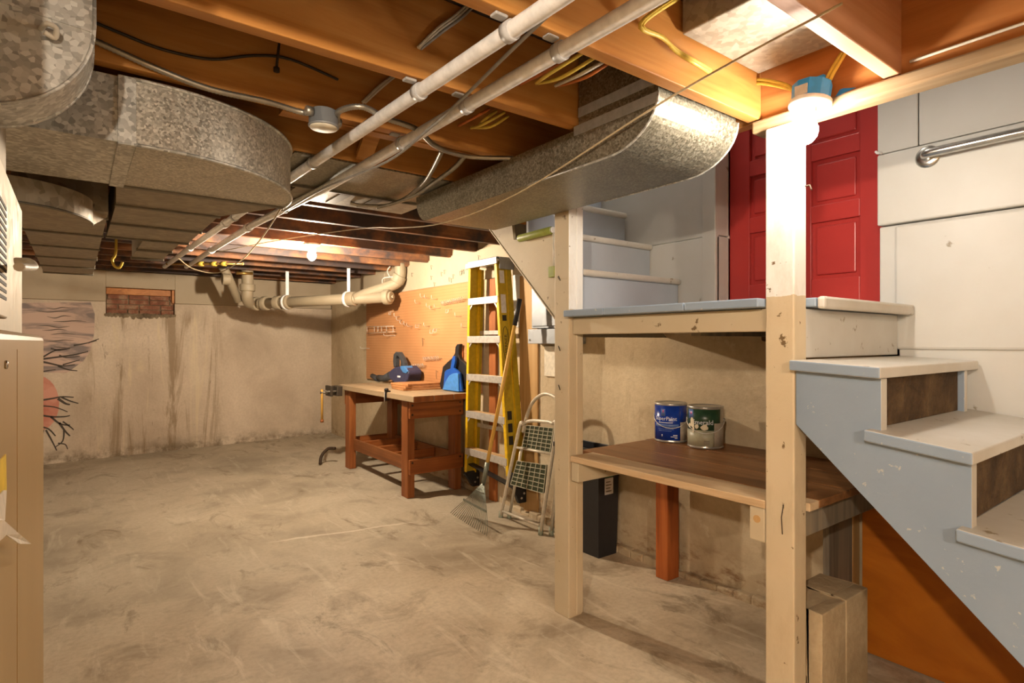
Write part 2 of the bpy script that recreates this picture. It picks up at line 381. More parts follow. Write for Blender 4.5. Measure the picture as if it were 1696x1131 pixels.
for nm, col, W in (('bulb_stair', COL_STAIR, BULB_STAIR), ('bulb_far', COL_FAR, BULB_FAR), ('added_bulb_near', COL_NEAR, ADDED_NEAR), ('added_bulb_rear', COL_NEAR, ADDED_REAR), ('added_bulb_head', COL_HEAD, ADDED_HEAD)):
    emit(nm, col, W / (PI * BULB_A))

# ------------------------------------------------------------------ the room
XW = 2.5; YB = 6.98; XL = -2.2; YF = -2.4; JZ = 1.90; JT = 2.135; XT = 1.73; YH = 2.75
nx, ny = 24, 48; mb = MB(); vv = []
x0, x1, y0, y1 = XL - 0.1, XW + 0.1, YF - 0.1, YB + 0.1
for j in range(ny + 1):
    for i in range(nx + 1):
        x = x0 + (x1 - x0) * i / nx; y = y0 + (y1 - y0) * j / ny
        vv.append((x, y, floor_z(x, y) + (random.uniform(-0.003, 0.003) if 0 < i < nx else 0)))
top = [(j * (nx + 1) + i, j * (nx + 1) + i + 1, (j + 1) * (nx + 1) + i + 1, (j + 1) * (nx + 1) + i) for j in range(ny) for i in range(nx)]
mb.add(vv, top, 0, True); mb.box(x0, x1, y0, y1, -0.2, -0.02)
struct(mb.build('floor', 'floor_concrete'))

wb = struct(MB().box(XL - 0.2, 0.235, YB, YB + 0.25, -0.1, 1.595).box(0.83, XW + 0.3, YB, YB + 0.25, -0.1, 1.595)
            .box(0.235, 0.83, YB, YB + 0.25, -0.1, 1.47).box(0.235, 0.83, YB + 0.14, YB + 0.25, 1.47, 1.8).box(XL - 0.2, XW + 0.3, YB + 0.12, YB + 0.25, 1.8, JT + 0.03).build('wall_back', 'wall_back_concrete'))
MB().box(XL - 0.2, 0.235, YB - 0.02, YB + 0.2, 1.598, 1.9).box(0.83, XW - 0.01, YB - 0.02, YB + 0.2, 1.598, 1.9).box(0.235, 0.83, YB - 0.02, YB + 0.2, 1.74, 1.9).build('sill_board', 'upper_wall_paint', wb, 0.004)
struct(MB().box(XL - 0.2, XL, YF, YB, -0.1, JT).build('wall_left', 'wall_concrete'))
struct(MB().box(XL, XW, YF - 0.2, YF, -0.1, 3.6).build('wall_front', 'wall_concrete'))
wr = struct(MB().box(XW, XW + 0.25, 0.86, 3.3, -0.1, 1.30).box(XW, XW + 0.25, 3.3, YB, -0.1, JT + 0.03).build('wall_right', 'wall_concrete'))
MB().box(XW - 0.012, XW - 0.001, 3.0, 5.42, 1.675, 1.912).box(XW - 0.02, XW - 0.001, 5.42, YB - 0.02, 1.70, 1.89).build('upper_board', 'upper_wall_paint', wr, 0.002)
b = MB()
for i in range(26):
    y = 0.9 + i * 0.09; b.box(2.455, 2.5, y, y + 0.092, -0.02, 0.035 + random.uniform(-0.012, 0.012))
b.build('footing_edge', 'wall_concrete', wr, 0.01)
# stairwell wall, painted white, with its seams and the door opening
ws = struct(MB().box(XW, XW + 0.25, YF, 0.93, -0.1, 1.645).build('wall_stairwell', 'stair_white', None, 0.006))
MB().box(XW - 0.022, XW + 0.25, YF, 0.93, 1.648, 1.921).build('wall_panel', 'stair_white', ws, 0.006)
MB().box(XW - 0.018, XW + 0.25, YF, 0.792, 1.924, 3.6).build('wall_panel', 'stair_white', ws, 0.004)
MB().box(XW - 0.018, XW + 0.25, 0.795, 0.93, 1.924, 3.6).build('wall_panel', 'stair_white', ws, 0.004)
MB().box(XW - 0.012, XW + 0.12, YF, 0.875, 1.17, 1.64).build('wall_panel', 'stair_white', ws, 0.01)
MB().box(XW, XW + 0.25, 1.645, 3.3, 1.30, 1.72).build('wall_panel', 'stair_white', ws, 0.006)
MB().box(XW + 0.012, XW + 0.25, 1.645, 3.3, 1.723, 3.6).build('wall_panel', 'stair_white', ws, 0.006)
MB().box(XW - 0.012, XW + 0.02, 1.645, 1.72, 1.335, 3.4).build('door_casing', 'stair_white', ws, 0.004)
MB().box(XW, XW + 0.25, 0.93, 1.645, 3.36, 3.6).build('lintel', 'stair_white', ws)
struct(MB().box(XT + 0.02, XW + 0.25, YH + 0.04, YH + 0.1, JT + 0.032, 3.6).build('wall_upper_end', 'stair_white'))
struct(MB().box(XT + 0.04, XT + 0.1, YF, YH + 0.04, JT + 0.032, 3.6).build('wall_upper_side', 'stair_white'))
struct(MB().box(XT - 0.1, XW + 0.3, YF, 3.4, 3.6, 3.65).build('ceiling_stairwell', 'stair_white'))
# door: red, two columns of recessed panels
dr = bpy.data.objects.new('door_1', None); COL.objects.link(dr); dr.location = (2.62, 1.28, 1.335); struct(dr)
DX0, DX1 = 2.612, 2.655
MB().box(DX0 + 0.018, DX1, 0.89, 1.69, 1.335, 3.35).build('door_core', 'door_red', dr)
for ya, yb in ((0.89, 1.045), (1.245, 1.342), (1.54, 1.69)): MB().box(DX0, DX0 + 0.02, ya, yb, 1.335, 3.35).build('stile', 'door_red', dr, 0.003)
rows = [(1.335, 1.475), (1.725, 1.80), (2.0, 2.075), (2.26, 2.34), (2.6, 2.68), (2.95, 3.03), (3.24, 3.35)]
for za, zb in rows:
    for ya, yb in ((1.045, 1.245), (1.342, 1.54)): MB().box(DX0, DX0 + 0.02, ya, yb, za, zb).build('rail', 'door_red', dr, 0.003)
for i in range(len(rows) - 1):
    for ya, yb in ((1.045, 1.245), (1.342, 1.54)): MB().box(DX0 + 0.008, DX0 + 0.02, ya + 0.018, yb - 0.018, rows[i][1] + 0.018, rows[i + 1][0] - 0.018).build('panel', 'door_red', dr, 0.006)
MB().box(2.60, 2.75, 1.645, 1.66, 1.335, 3.36).build('jamb', 'stair_white', dr)
MB().box(2.52, 2.72, 0.935, 1.64, 1.31, 1.336).build('threshold', 'tread_paint', dr, 0.004)

# ceiling: board subfloor carried by joists
ce = struct(MB().box(XL, XT + 0.02, YF, YH + 0.05, JT, JT + 0.03).box(XL, XW, YH + 0.05, YB + 0.12, JT, JT + 0.03).build('ceiling', 'subfloor_wood'))
JY = [-1.76, -1.37, -0.98, -0.59, -0.2, 0.2, 0.59, 0.98, 1.37, 1.765, 2.16, 2.56, 2.975, 3.36, 3.745, 4.13, 4.515, 4.9, 5.285, 5.67, 6.055, 6.44, 6.82]
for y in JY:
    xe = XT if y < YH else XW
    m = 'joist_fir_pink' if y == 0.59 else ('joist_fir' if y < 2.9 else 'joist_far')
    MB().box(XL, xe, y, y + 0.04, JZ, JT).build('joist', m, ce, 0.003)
for ya, yb in zip([YF] + JY[:12], JY[:12] + [YH]):
    pass
MB().box(XT, XT + 0.04, YF, YH, JZ - 0.004, JT + 0.03).build('trimmer_joist', 'trimmer_fir', ce, 0.003)
MB().box(XT - 0.022, XT + 0.05, YF, 1.0, JZ - 0.044, JZ - 0.005).build('sill_plate', 'plate_wood', ce, 0.006)
MB().box(XT, XW, YH, YH + 0.04, JZ, JT + 0.03).build('header_joist', 'joist_fir', ce, 0.003)
for (a, b_) in (((0.86, 2.20, 2.10), (0.90, 2.56, 1.92)), ((0.93, 2.20, 1.92), (0.97, 2.56, 2.10)), ((0.86, 1.805, 2.10), (0.90, 2.16, 1.92)), ((0.93, 1.805, 1.92), (0.97, 2.16, 2.10))):
    MB().beam(a, b_, 0.06, 0.02).build('bridging', 'joist_fir', ce)
MB().box(0.50, 1.22, 1.815, 1.86, JZ, JZ + 0.03).build('nailer_strip', 'joist_fir', ce)

# ------------------------------------------------------------------ posts
def post(xa, ya, xb, yb, zt, label):
    return tag(MB().box(xa, xb, ya, yb, floor_z(xa, ya), zt).build('support_post', 'post_two_tone', None, 0.005), label, 'post', 'square painted support posts')
p1 = post(1.697, 1.838, 1.78, 1.932, JZ - 0.002, 'painted square post at the left end of the landing, beside the step stool')
p1.data.materials.append(M['post_paint'])
for f in p1.data.polygons:
    if f.normal.x < -0.9: f.material_index = 1
p2 = post(1.697, 0.858, 1.772, 0.948, JZ - 0.046, 'painted square post under the lit bulb, between landing and blue stringer')
MB().box(1.742, 1.779, 1.834, 1.839, 0.01, JZ - 0.01).build('post_batten', 'post_two_tone', p1, 0.003)
for z, ln in ((1.475, 0.05), (1.17, 0.05), (1.0, 0.03)):
    q = at_x(930, 500, 1.694); MB().tube([(1.6965, 1.90, z), (1.68, 1.885, z + 0.01), (1.676, 1.87, z - 0.01)], 0.002, 5).build('nail', 'nail_dark', p1)
MB().tube([(1.6965, 0.89, 0.96 - 0.25), (1.6955, 0.896, 0.67), (1.6955, 0.893, 0.62)], 0.0015, 5).build('scratch', 'nail_dark', p2)
MB().tube([(1.76, 0.857, 1.67), (1.765, 0.845, 1.672), (1.757, 0.836, 1.655)], 0.0025, 5).build('nail', 'nail_dark', p2)

# ------------------------------------------------------------------ landing
ld = thing('stair_landing', (2.1, 1.36, 1.23), 'blue-edged wooden landing in front of the red door', 'landing')
for P_ in ([(1.776, 0.832), (XW - 0.013, 0.832), (XW - 0.013, 1.218), (1.66, 1.218), (1.66, 0.951), (1.776, 0.951)], [(1.66, 1.222), (XW - 0.004, 1.222), (XW - 0.004, 1.598), (1.66, 1.598)], [(1.66, 1.602), (XW - 0.004, 1.602), (XW - 0.004, 1.842), (1.784, 1.842), (1.784, 1.833), (1.66, 1.833)]):
    MB().prism(P_, 'z', 1.305, 1.333).build('plank', 'blue_gray_paint', ld, 0.004)
MB().box(1.715, 1.75, 0.95, 1.832, 1.231, 1.303).build('apron', 'post_paint', ld, 0.004)
MB().box(1.774, XW - 0.014, 0.805, 0.829, 1.298, 1.336).build('nosing', 'tread_paint', ld, 0.008)
MB().box(1.774, XW - 0.014, 0.862, 0.885, 1.15, 1.30).build('riser', 'riser_white', ld, 0.003)
MB().box(1.80, XW - 0.01, 1.25, 1.29, 1.22, 1.304).build('cross_beam', 'gray_wood', ld)
tag(MB().box(2.43, 2.497, 0.96, 1.38, 1.20, 1.302).build('ledger_beam', 'stone_dark', None, 0.01), 'dark rough timber let into the wall below the landing', 'beam')

# ------------------------------------------------------------------ lower staircase (blue)
st = thing('lower_staircase', (2.05, 0.3, 0), 'blue-gray open staircase going down from the landing past the camera', 'staircase')
TR = [(0.6155, 1.133, 0.855, 1.146), (0.422, 0.941, 0.655, 0.967), (0.222, 0.735, 0.455, 0.757), (0.02, 0.548, 0.25, 0.566), (-0.185, 0.362, 0.045, 0.378), (-0.39, 0.178, -0.16, 0.19)]
XS0, XS1 = 1.70, 1.738
for (ya, za, yb, zb) in TR:
    m = MB(); th = 0.03
    m.hexa([(1.66, ya, za - th), (XW - 0.016, ya, za - th), (XW - 0.016, yb, zb - th), (1.66, yb, zb - th), (1.66, ya, za), (XW - 0.016, ya, za), (XW - 0.016, yb, zb), (1.66, yb, zb)])
    m.m = [0, 0, 0, 0, 0, 1]
    m.build('tread', ['tread_paint', 'blue_gray_paint'], st, 0.004)
def stringer_poly():
    P = [(0.855, 0.955), (0.855, TR[0][3] - 0.032)]
    for i, (ya, za, yb, zb) in enumerate(TR):
        P.append((ya + 0.012, za - 0.031))
        P.append((ya + 0.012, (TR[i + 1][1] if i < 5 else 0.0) - (0.02 if i < 5 else 0) ) if i == 5 else (ya + 0.012, TR[i + 1][3] - 0.033))
    P += [(-0.15, 0.0)]
    return P
sp_ = stringer_poly()
for xa, xb in ((XS0, XS1), (2.38, 2.41)):
    m = MB().prism(sp_, 'x', xa, xb)
    n = len(sp_); mi = []
    for f in m.f:
        c = sum((m.v[i] for i in f), Vector()) / len(f); nn = (m.v[f[1]] - m.v[f[0]]).cross(m.v[f[2]] - m.v[f[0]])
        ys_ = [m.v[i].y for i in f]; mi.append(1 if max(ys_) - min(ys_) < 1e-4 else 0)
    m.m = mi; m.build('stringer', ['blue_gray_paint', 'tread_paint'], st, 0.002)
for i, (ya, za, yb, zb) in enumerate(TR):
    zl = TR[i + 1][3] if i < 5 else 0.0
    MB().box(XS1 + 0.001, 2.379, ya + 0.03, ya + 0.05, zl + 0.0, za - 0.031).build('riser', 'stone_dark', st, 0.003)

# ------------------------------------------------------------------ upper staircase
us = thing('upper_staircase', (2.14, 2.3, 1.333), 'gray painted steps climbing from the landing behind the duct', 'staircase')
UT = [(1.845, 1.523), (2.03, 1.725), (2.21, 1.928), (2.395, 2.128), (2.58, 2.328)]
zp = 1.334
for (y, z) in UT:
    MB().box(1.792, XW - 0.004, y + 0.025, y + 0.04, zp, z - 0.03).build('riser', 'riser_gray', us)
    MB().box(1.788, XW - 0.004, y, min(y + 0.235, 2.74), z - 0.03, z).build('tread', 'tread_paint', us, 0.012, 3)
    zp = z
MB().box(1.783, 1.7915, 1.845, 1.885, 1.334, 1.52).build('skirt_edge', 'blue_gray_paint', us, 0.002)
MB().prism([(1.93, 1.24), (2.63, 1.893), (2.36, 1.893), (2.33, 1.715), (1.934, 1.70)], 'x', 1.772, 1.788).build('side_panel', 'post_paint', us)
MB().prism([(1.94, 1.22), (2.65, 1.885), (2.65, 1.878), (1.95, 1.222)], 'x', 1.79, XW - 0.004).build('soffit', 'post_paint', us)
# green rod with its cable on the side panel
gr = thing('green_rod', tuple(at_x(890, 388, 1.76)), 'moss green painted rod with hanging cable, fixed beside the landing post', 'rod')
a = at_x(860, 395, 1.755); b_ = at_x(914, 383, 1.755); b_.z = a.z + 0.004
MB().tube([a, b_], 0.018, 10).build('rod', 'rod_green', gr, 0.003)
e = b_ + Vector((0, -0.012, 0)); MB().tube([b_, e], 0.014, 10).build('end_cap', 'pvc_white', gr)
c0 = e + Vector((0.004, 0.005, -0.01)); c1 = at_x(915, 452, 1.762); c1.y = c0.y
MB().tube([c0, c1], 0.005, 6).build('cable', 'cable_white', gr)
MB().box(1.752, 1.771, c1.y - 0.012, c1.y + 0.03, c1.z - 0.02, c1.z + 0.03).build('clip', 'rod_green', gr, 0.002)

# ------------------------------------------------------------------ shelf under the landing
sh = thing('storage_shelf', (2.1, 1.36, 0.0), 'low brown plank shelf under the landing, holding two paint cans', 'shelf')
for i, (xa, xb, m) in enumerate(((1.70, 1.835, 'shelf_front_wood'), (1.838, 2.05, 'shelf_wood'), (2.053, 2.27, 'shelf_wood'), (2.273, 2.495, 'shelf_wood'))):
    y1_ = 1.90 if i else 1.83
    ya = 0.85 if i else 0.95
    mm = MB().box(xa if i else 1.698, xb, ya, y1_, 0.682, 0.708 + (0.002 if i == 3 else 0))
    mm.build('plank', m, sh, 0.003)
MB().box(1.776, 1.835, 0.85, 0.95, 0.682, 0.708).build('plank', 'shelf_front_wood', sh, 0.003)
MB().box(1.70, XW - 0.004, 1.782, 1.826, 0.60, 0.681).build('cross_support', 'post_paint', sh, 0.004)
MB().box(1.79, XW - 0.004, 0.875, 0.915, 0.595, 0.681).build('cross_support', 'gray_wood', sh, 0.003)
MB().box(2.36, 2.45, 1.83, 1.905, 0.0, 0.681).build('leg', 'leg_wood', sh, 0.003)
MB().box(2.207, 2.40, 0.986, 1.01, 0.0, 0.681).build('end_board', 'gray_wood', sh, 0.003)
MB().box(2.403, 2.465, 0.986, 1.04, 0.0, 0.681).build('leg', 'plank_tan', sh, 0.003)
m = MB().box(1.70, 1.745, 0.951, 1.003, 0.575, 0.681); bo = tag(m.build('support_block', 'post_paint', sh, 0.005), None, None)
MB().lathe([(0.012, 0), (0.012, 0.002)], (1.7005, 0.977, 0.645), (-1, 0, 0), 12).build('knot_hole', 'plank_tan', sh)

# paint cans
def cyl_patch(mb_, c, R, h0, h1, a0, a1, n=28, mi=0, th=0.0006):
    vv = []; fs = []
    for k in range(n + 1):
        a = a0 + (a1 - a0) * k / n
        for h in (h0, h1): vv.append((c[0] + R * math.cos(a), c[1] + R * math.sin(a), c[2] + h))
        for h in (h1, h0): vv.append((c[0] + (R - th) * math.cos(a), c[1] + (R - th) * math.sin(a), c[2] + h))
    for k in range(n):
        b = 4 * k
        for q in range(4): fs.append((b + q, b + (q + 1) % 4, b + 4 + (q + 1) % 4, b + 4 + q))
    fs += [(3, 2, 1, 0), (4 * n, 4 * n + 1, 4 * n + 2, 4 * n + 3)]
    mb_.add(vv, fs, mi, True); return mb_
def cyl_text(txt, size, c, R, a_mid, h):
    V, Fc = text_mesh(txt, size, 0.0003); w = max(v.x for v in V) if V else 0
    out = [(c[0] + (R + v.z) * math.cos(a_mid + (v.x - w / 2) / R), c[1] + (R + v.z) * math.sin(a_mid + (v.x - w / 2) / R), c[2] + h + v.y) for v in V]
    return MB().add(out, Fc)
def can(c, label, R=0.079, H=0.192):
    r = thing('paint_can', c, label, 'paint can', 'paint cans on the shelf')
    MB().lathe([(R * 0.95, 0.0), (R * 1.02, 0.003), (R * 1.02, 0.008), (R, 0.011), (R, H - 0.011), (R * 1.02, H - 0.008), (R * 1.02, H - 0.002), (R * 0.98, H), (R * 0.93, H - 0.004)], c, n=40).build('body', 'can_silver', r)
    MB().lathe([(R * 0.92, 0), (R * 0.92, 0.003), (R * 0.8, 0.004), (R * 0.78, 0.0015)], (c[0], c[1], c[2] + H - 0.006), n=32).build('lid', 'can_silver', r)
    a = math.atan2(-c[1], -c[0]); pts = []
    sd = Vector((-math.sin(a), math.cos(a), 0)); fw = Vector((math.cos(a), math.sin(a), 0))
    for k in range(13):
        q = PI * k / 12; pts.append(Vector(c) + Vector((0, 0, H * 0.66 - math.sin(q) * H * 0.28)) - sd * math.cos(q) * R * 1.06 + fw * math.sin(q) * R * 1.1)
    MB().tube(pts, 0.0018, 6).build('handle', 'wire_metal', r)
    for s_ in (-1, 1): MB().lathe([(0.011, 0), (0.011, 0.004), (0.006, 0.006)], Vector(c) + sd * s_ * R * 0.99 + Vector((0, 0, H * 0.66)), sd * s_, 12).build('ear', 'can_silver', r)
    return r, a
c1 = (2.345, 1.80, 0.7105); r1, a1 = can(c1, 'royal blue paint can with white lettering, left of the two cans on the shelf', 0.0765, 0.19)
R = 0.0765
cyl_patch(MB(), c1, R + 0.0006, 0.012, 0.179, a1 - 2.2, a1 + 0.62).build('label_wrap', 'can_blue', r1)
cyl_patch(MB(), c1, R + 0.0006, 0.10, 0.179, a1 + 0.62, a1 + 2.0).build('label_wrap', 'can_blue', r1)
cyl_patch(MB(), c1, R + 0.0006, 0.012, 0.10, a1 + 0.62, a1 + 1.6).build('label_side', 'can_gray', r1)
cyl_text('SuperPaint', 0.0265, c1, R + 0.001, a1 - 0.36, 0.108).build('lettering', 'lettering_white', r1)
cyl_patch(MB(), c1, R + 0.001, 0.0955, 0.0985, a1 - 0.8, a1 + 0.12).build('fine_print', 'lettering_white', r1)
cyl_patch(MB(), c1, R + 0.0009, 0.076, 0.09, a1 - 1.1, a1 + 0.5).build('label_stripe', 'can_midblue', r1)
for h_, q0, q1 in ((0.064, -0.85, 0.2), (0.056, -0.8, 0.05), (0.036, 0.15, 0.42), (0.029, 0.0, 0.42), (0.022, 0.25, 0.42)): cyl_patch(MB(), c1, R + 0.001, h_, h_ + 0.0028, a1 + q0, a1 + q1).build('fine_print', 'can_midblue' if h_ > 0.05 else 'lettering_white', r1)
cyl_patch(MB(), c1, R + 0.001, 0.128, 0.163, a1 - 0.62, a1 - 0.34).build('emblem', 'can_midblue', r1)
cyl_patch(MB(), c1, R + 0.0013, 0.146, 0.158, a1 - 0.52, a1 - 0.43).build('emblem', 'lettering_pink', r1)
cyl_patch(MB(), c1, R + 0.001, 0.03, 0.04, a1 - 0.58, a1 - 0.52).build('fine_print', 'lettering_white', r1)
c2 = (2.34, 1.60, 0.7105); r2, a2 = can(c2, 'silver and dark green paint can splashed with cream drips, right of the blue can', 0.079, 0.192)
R = 0.079
cyl_patch(MB(), c2, R + 0.0006, 0.085, 0.18, a2 - 2.0, a2 + 0.95).build('label_wrap', 'can_green', r2)
cyl_patch(MB(), c2, R + 0.0006, 0.012, 0.085, a2 - 2.0, a2 + 0.5).build('label_base', 'can_sage', r2)
cyl_patch(MB(), c2, R + 0.0009, 0.012, 0.118, a2 + 0.5, a2 + 1.5).build('label_side', 'can_gray', r2)
cyl_text('Emerald', 0.03, c2, R + 0.0012, a2 - 0.18, 0.112).build('lettering', 'lettering_white', r2)
cyl_patch(MB(), c2, R + 0.001, 0.135, 0.178, a2 - 1.15, a2 - 0.72).build('emblem', 'can_midblue', r2)
cyl_patch(MB(), c2, R + 0.0013, 0.155, 0.166, a2 - 0.95, a2 - 0.82).build('emblem', 'lettering_pink', r2)
for h_ in (0.03, 0.024, 0.036): cyl_patch(MB(), c2, R + 0.0012, h_, h_ + 0.003, a2 - 0.08, a2 + 0.24).build('fine_print', 'sticker_text', r2)
for (da, h, w, hh) in ((-0.78, 0.092, 0.17, 0.05), (-0.48, 0.09, 0.12, 0.022), (-0.05, 0.082, 0.22, 0.034), (-1.02, 0.09, 0.10, 0.025), (-0.7, 0.07, 0.07, 0.04)):
    m = MB(); n = 12; vv = []
    for k in range(n):
        q = 2 * PI * k / n; rr = random.uniform(0.75, 1.1); aa = a2 + da + math.cos(q) * w * rr; zz = c2[2] + h + hh / 2 + math.sin(q) * hh / 2 * rr
        vv.append((c2[0] + (R + 0.0022) * math.cos(aa), c2[1] + (R + 0.0022) * math.sin(aa), zz))
    aa = a2 + da; vv.append((c2[0] + (R + 0.003) * math.cos(aa), c2[1] + (R + 0.003) * math.sin(aa), c2[2] + h + hh / 2))
    m.add(vv, [(k, (k + 1) % n, n) for k in range(n)], 0, True); m.build('paint_drip', 'paint_drip', r2)

# black bin under the shelf
bn = thing('waste_bin', (2.41, 2.52, 0.0), 'slim black plastic bin with a sticker under the plank shelf', 'bin')
def taper_box(m, x0, x1, y0, y1, z0, z1, d):
    return m.hexa([(x0 + d, y0 + d, z0), (x1 - d, y0 + d, z0), (x1 - d, y1 - d, z0), (x0 + d, y1 - d, z0), (x0, y0, z1), (x1, y0, z1), (x1, y1, z1), (x0, y1, z1)])
m = MB(); x0, x1, y0, y1, d, th = 2.285, 2.455, 2.235, 2.60, 0.014, 0.006
m = taper_box(MB(), x0, x1, y0, y1, 0.002, 0.60, d); m.f.pop(1); m.m.pop(); m.sm.pop()
inn = [(x0 + d + th, y0 + d + th, 0.01), (x1 - d - th, y0 + d + th, 0.01), (x1 - d - th, y1 - d - th, 0.01), (x0 + d + th, y1 - d - th, 0.01), (x0 + th, y0 + th, 0.60), (x1 - th, y0 + th, 0.60), (x1 - th, y1 - th, 0.60), (x0 + th, y1 - th, 0.60)]
m.add(inn, [(0, 1, 2, 3), (4, 5, 1, 0), (5, 6, 2, 1), (6, 7, 3, 2), (7, 4, 0, 3)])
m.add([(x0, y0, 0.6), (x1, y0, 0.6), (x1, y1, 0.6), (x0, y1, 0.6)] + inn[4:], [(0, 1, 5, 4), (1, 2, 6, 5), (2, 3, 7, 6), (3, 0, 4, 7)])
m.build('body', 'bin_black', bn)
MB().box(x0 - 0.006, x0 + 0.001, y0 - 0.006, y1 + 0.006, 0.575, 0.602).box(x1 - 0.001, x1 + 0.006, y0 - 0.006, y1 + 0.006, 0.575, 0.602).box(x0, x1, y0 - 0.006, y0 + 0.001, 0.575, 0.602).box(x0, x1, y1 - 0.001, y1 + 0.006, 0.575, 0.602).build('rim', 'bin_black', bn, 0.002)
MB().box(2.335, 2.40, 2.234, 2.2375, 0.35, 0.44).build('sticker', 'sticker_gray', bn)
MB().box(2.335, 2.40, 2.232, 2.2355, 0.445, 0.475).build('sticker_band', 'green_label', bn)
for k in range(4): MB().box(2.342, 2.385 - 0.008 * (k % 2), 2.233, 2.2345, 0.365 + 0.017 * k, 0.371 + 0.017 * k).build('print_line', 'sticker_text', bn)

# concrete blocks
def block(x0, x1, y0, y1, label):
    r = thing('concrete_block', ((x0 + x1) / 2, (y0 + y1) / 2, 0), label, 'concrete block', 'concrete blocks stood on end')
    H = 0.372; z1 = 0.145; z2 = 0.225; w = 0.032; m = MB()
    # two cores run through the block along X
    m.box(x0, x1, y0, y0 + w + 0.012, 0.0, H); m.box(x0, x1, y1 - w, y1, 0.0, H)
    m.box(x0, x1, y0 + w + 0.012, y1 - w, 0.0, 0.03).box(x0, x1, y0 + w + 0.012, y1 - w, 0.165, 0.2).box(x0, x1, y0 + w + 0.012, y1 - w, H - 0.035, H)
    m.build('shell', 'block_concrete', r, 0.004)
    return r
block(1.80, 1.961, 0.825, 0.982, 'hollow concrete block on end, nearer to the painted post')
block(1.965, 2.126, 0.825, 0.982, 'hollow concrete block on end, nearer to the orange plywood')
# orange plywood panel
tag(MB().prism([(0.962, 0.006), (0.962, 0.82), (0.12, 0.02), (0.12, 0.006)], 'x', 2.425, 2.443).build('plywood_sheet', 'plywood_orange', None, 0.002), 'orange stained plywood sheet leaning on the wall below the blue stairs', 'plywood')

# ------------------------------------------------------------------ grab bar
gb = thing('grab_bar', (2.44, 0.4, 1.87), 'stainless steel grab bar on the white stairwell wall', 'grab bar')
q = at_x(1543, 264, 2.44); zb = 1.873
MB().tube(smooth_path([(2.479, 0.762, zb), (2.455, 0.762, zb), (2.432, 0.752, zb), (2.427, 0.72, zb), (2.427, 0.6, zb), (2.427, 0.2, zb), (2.427, 0.06, zb), (2.432, 0.028, zb), (2.455, 0.018, zb), (2.479, 0.018, zb)], 5), 0.0165, 14).build('bar', 'steel_bright', gb)
for y in (0.762, 0.018): MB().lathe([(0.04, 0), (0.04, 0.004), (0.034, 0.009), (0.02, 0.011)], (2.4795, y, zb), (-1, 0, 0), 24).build('flange', 'steel_bright', gb)
# small hook by the door
hk = MB().tube(smooth_path([(2.479, 0.915, 1.925), (2.46, 0.915, 1.925), (2.452, 0.918, 1.922), (2.452, 0.925, 1.93)], 4), 0.005, 6).build('wall_hook', 'pvc_white'); tag(hk, 'small white painted hook at the edge of the red door opening', 'hook')

# ------------------------------------------------------------------ ducts
def rod_seams(parent, pts_list):
    for a, b_ in pts_list: MB().beam(a, b_, 0.012, 0.006).build('seam', 'seam_metal', parent)
# riser elbow at the top left
d1 = thing('riser_duct', (-0.3, 1.52, 1.64), 'galvanized riser duct with a rounded elbow above the furnace', 'duct')
Y0, Y1 = 1.45, 1.59; xr = 0.03; zb = 1.64; rr = 0.2
poly = [(-0.62, zb)] + [(xr - rr + rr * math.sin(q), zb + rr - rr * math.cos(q)) for q in [PI / 2 * k / 12 for k in range(13)]] + [(xr, 2.1), (-0.62, 2.1)]
MB().prism(poly, 'y', Y0, Y1).build('body', ['galvanized'], d1)
rim = [Vector((x, Y0 - 0.002, z)) for x, z in poly[:-2]] + [Vector((xr, Y0 - 0.002, 1.9))]
MB().tube(rim, 0.004, 6).build('rim', 'galvanized', d1); MB().tube([p + Vector((0, Y1 - Y0 + 0.004, 0)) for p in rim], 0.004, 6).build('rim', 'galvanized', d1)
MB().beam((-0.62, Y0 - 0.001, 1.885), (xr, Y0 - 0.001, 1.83), 0.003, 0.006).build('seam', 'galvanized', d1)
q = at_y(78, 50, Y0 - 0.01); MB().tube(smooth_path([q + Vector((-0.01, 0.012, 0.004)), q + Vector((0, -0.02, 0.004)), q + Vector((0.014, -0.02, 0.0)), q + Vector((0.012, -0.008, -0.014)), q + Vector((-0.004, -0.012, -0.01))], 5), 0.005, 7).build('cable_clip', 'cable_white', d1)
# supply elbow sweeping back
d2 = thing('elbow_duct', (0.3, 2.0, 1.71), 'wide galvanized elbow duct curving toward the far wall under the joists', 'duct')
zb, zt = 1.712, 1.88; xo, yi = 0.63, 1.788
arc = [(0.16 + (xo - 0.16) * math.sin(q), yi + 0.46 - 0.46 * math.cos(q)) for q in [PI / 2 * k / 20 for k in range(21)]]
MB().prism([(-0.66, yi), (0.10, yi)] + [(0.10, 2.285), (-0.66, 2.285)], 'z', zb, zt).build('inlet', 'galvanized', d2)
MB().prism([(0.102, yi)] + arc + [(xo, 2.285), (0.102, 2.285)], 'z', zb, zt).build('elbow', 'galvanized_sweep', d2)
for z in (zb - 0.001, zt + 0.001):
    MB().tube([(0.12, yi - 0.002, z)] + [(x + 0.002, y - 0.002, z) for x, y in arc] + [(xo + 0.002, 2.28, z)], 0.005, 6).build('rim', 'galvanized', d2)
MB().box(0.085, 0.125, yi - 0.006, yi - 0.0005, zb - 0.006, zt + 0.004).box(0.085, 0.125, yi - 0.006, 2.286, zb - 0.006, zb - 0.0005).build('drive_cleat', 'galvanized', d2, 0.002)
MB().prism([(0.105, 2.287), (0.632, 2.287), (0.47, 2.62), (0.12, 2.62)], 'z', zb + 0.002, zt - 0.002).build('transition', 'duct_dull', d2)
MB().box(0.12, 0.47, 2.622, 3.45, zb + 0.004, zt - 0.004).build('trunk', 'duct_dull', d2)
MB().box(0.275, 0.44, 3.452, 4.25, zb + 0.008, zt - 0.008).build('trunk', 'duct_dull', d2)
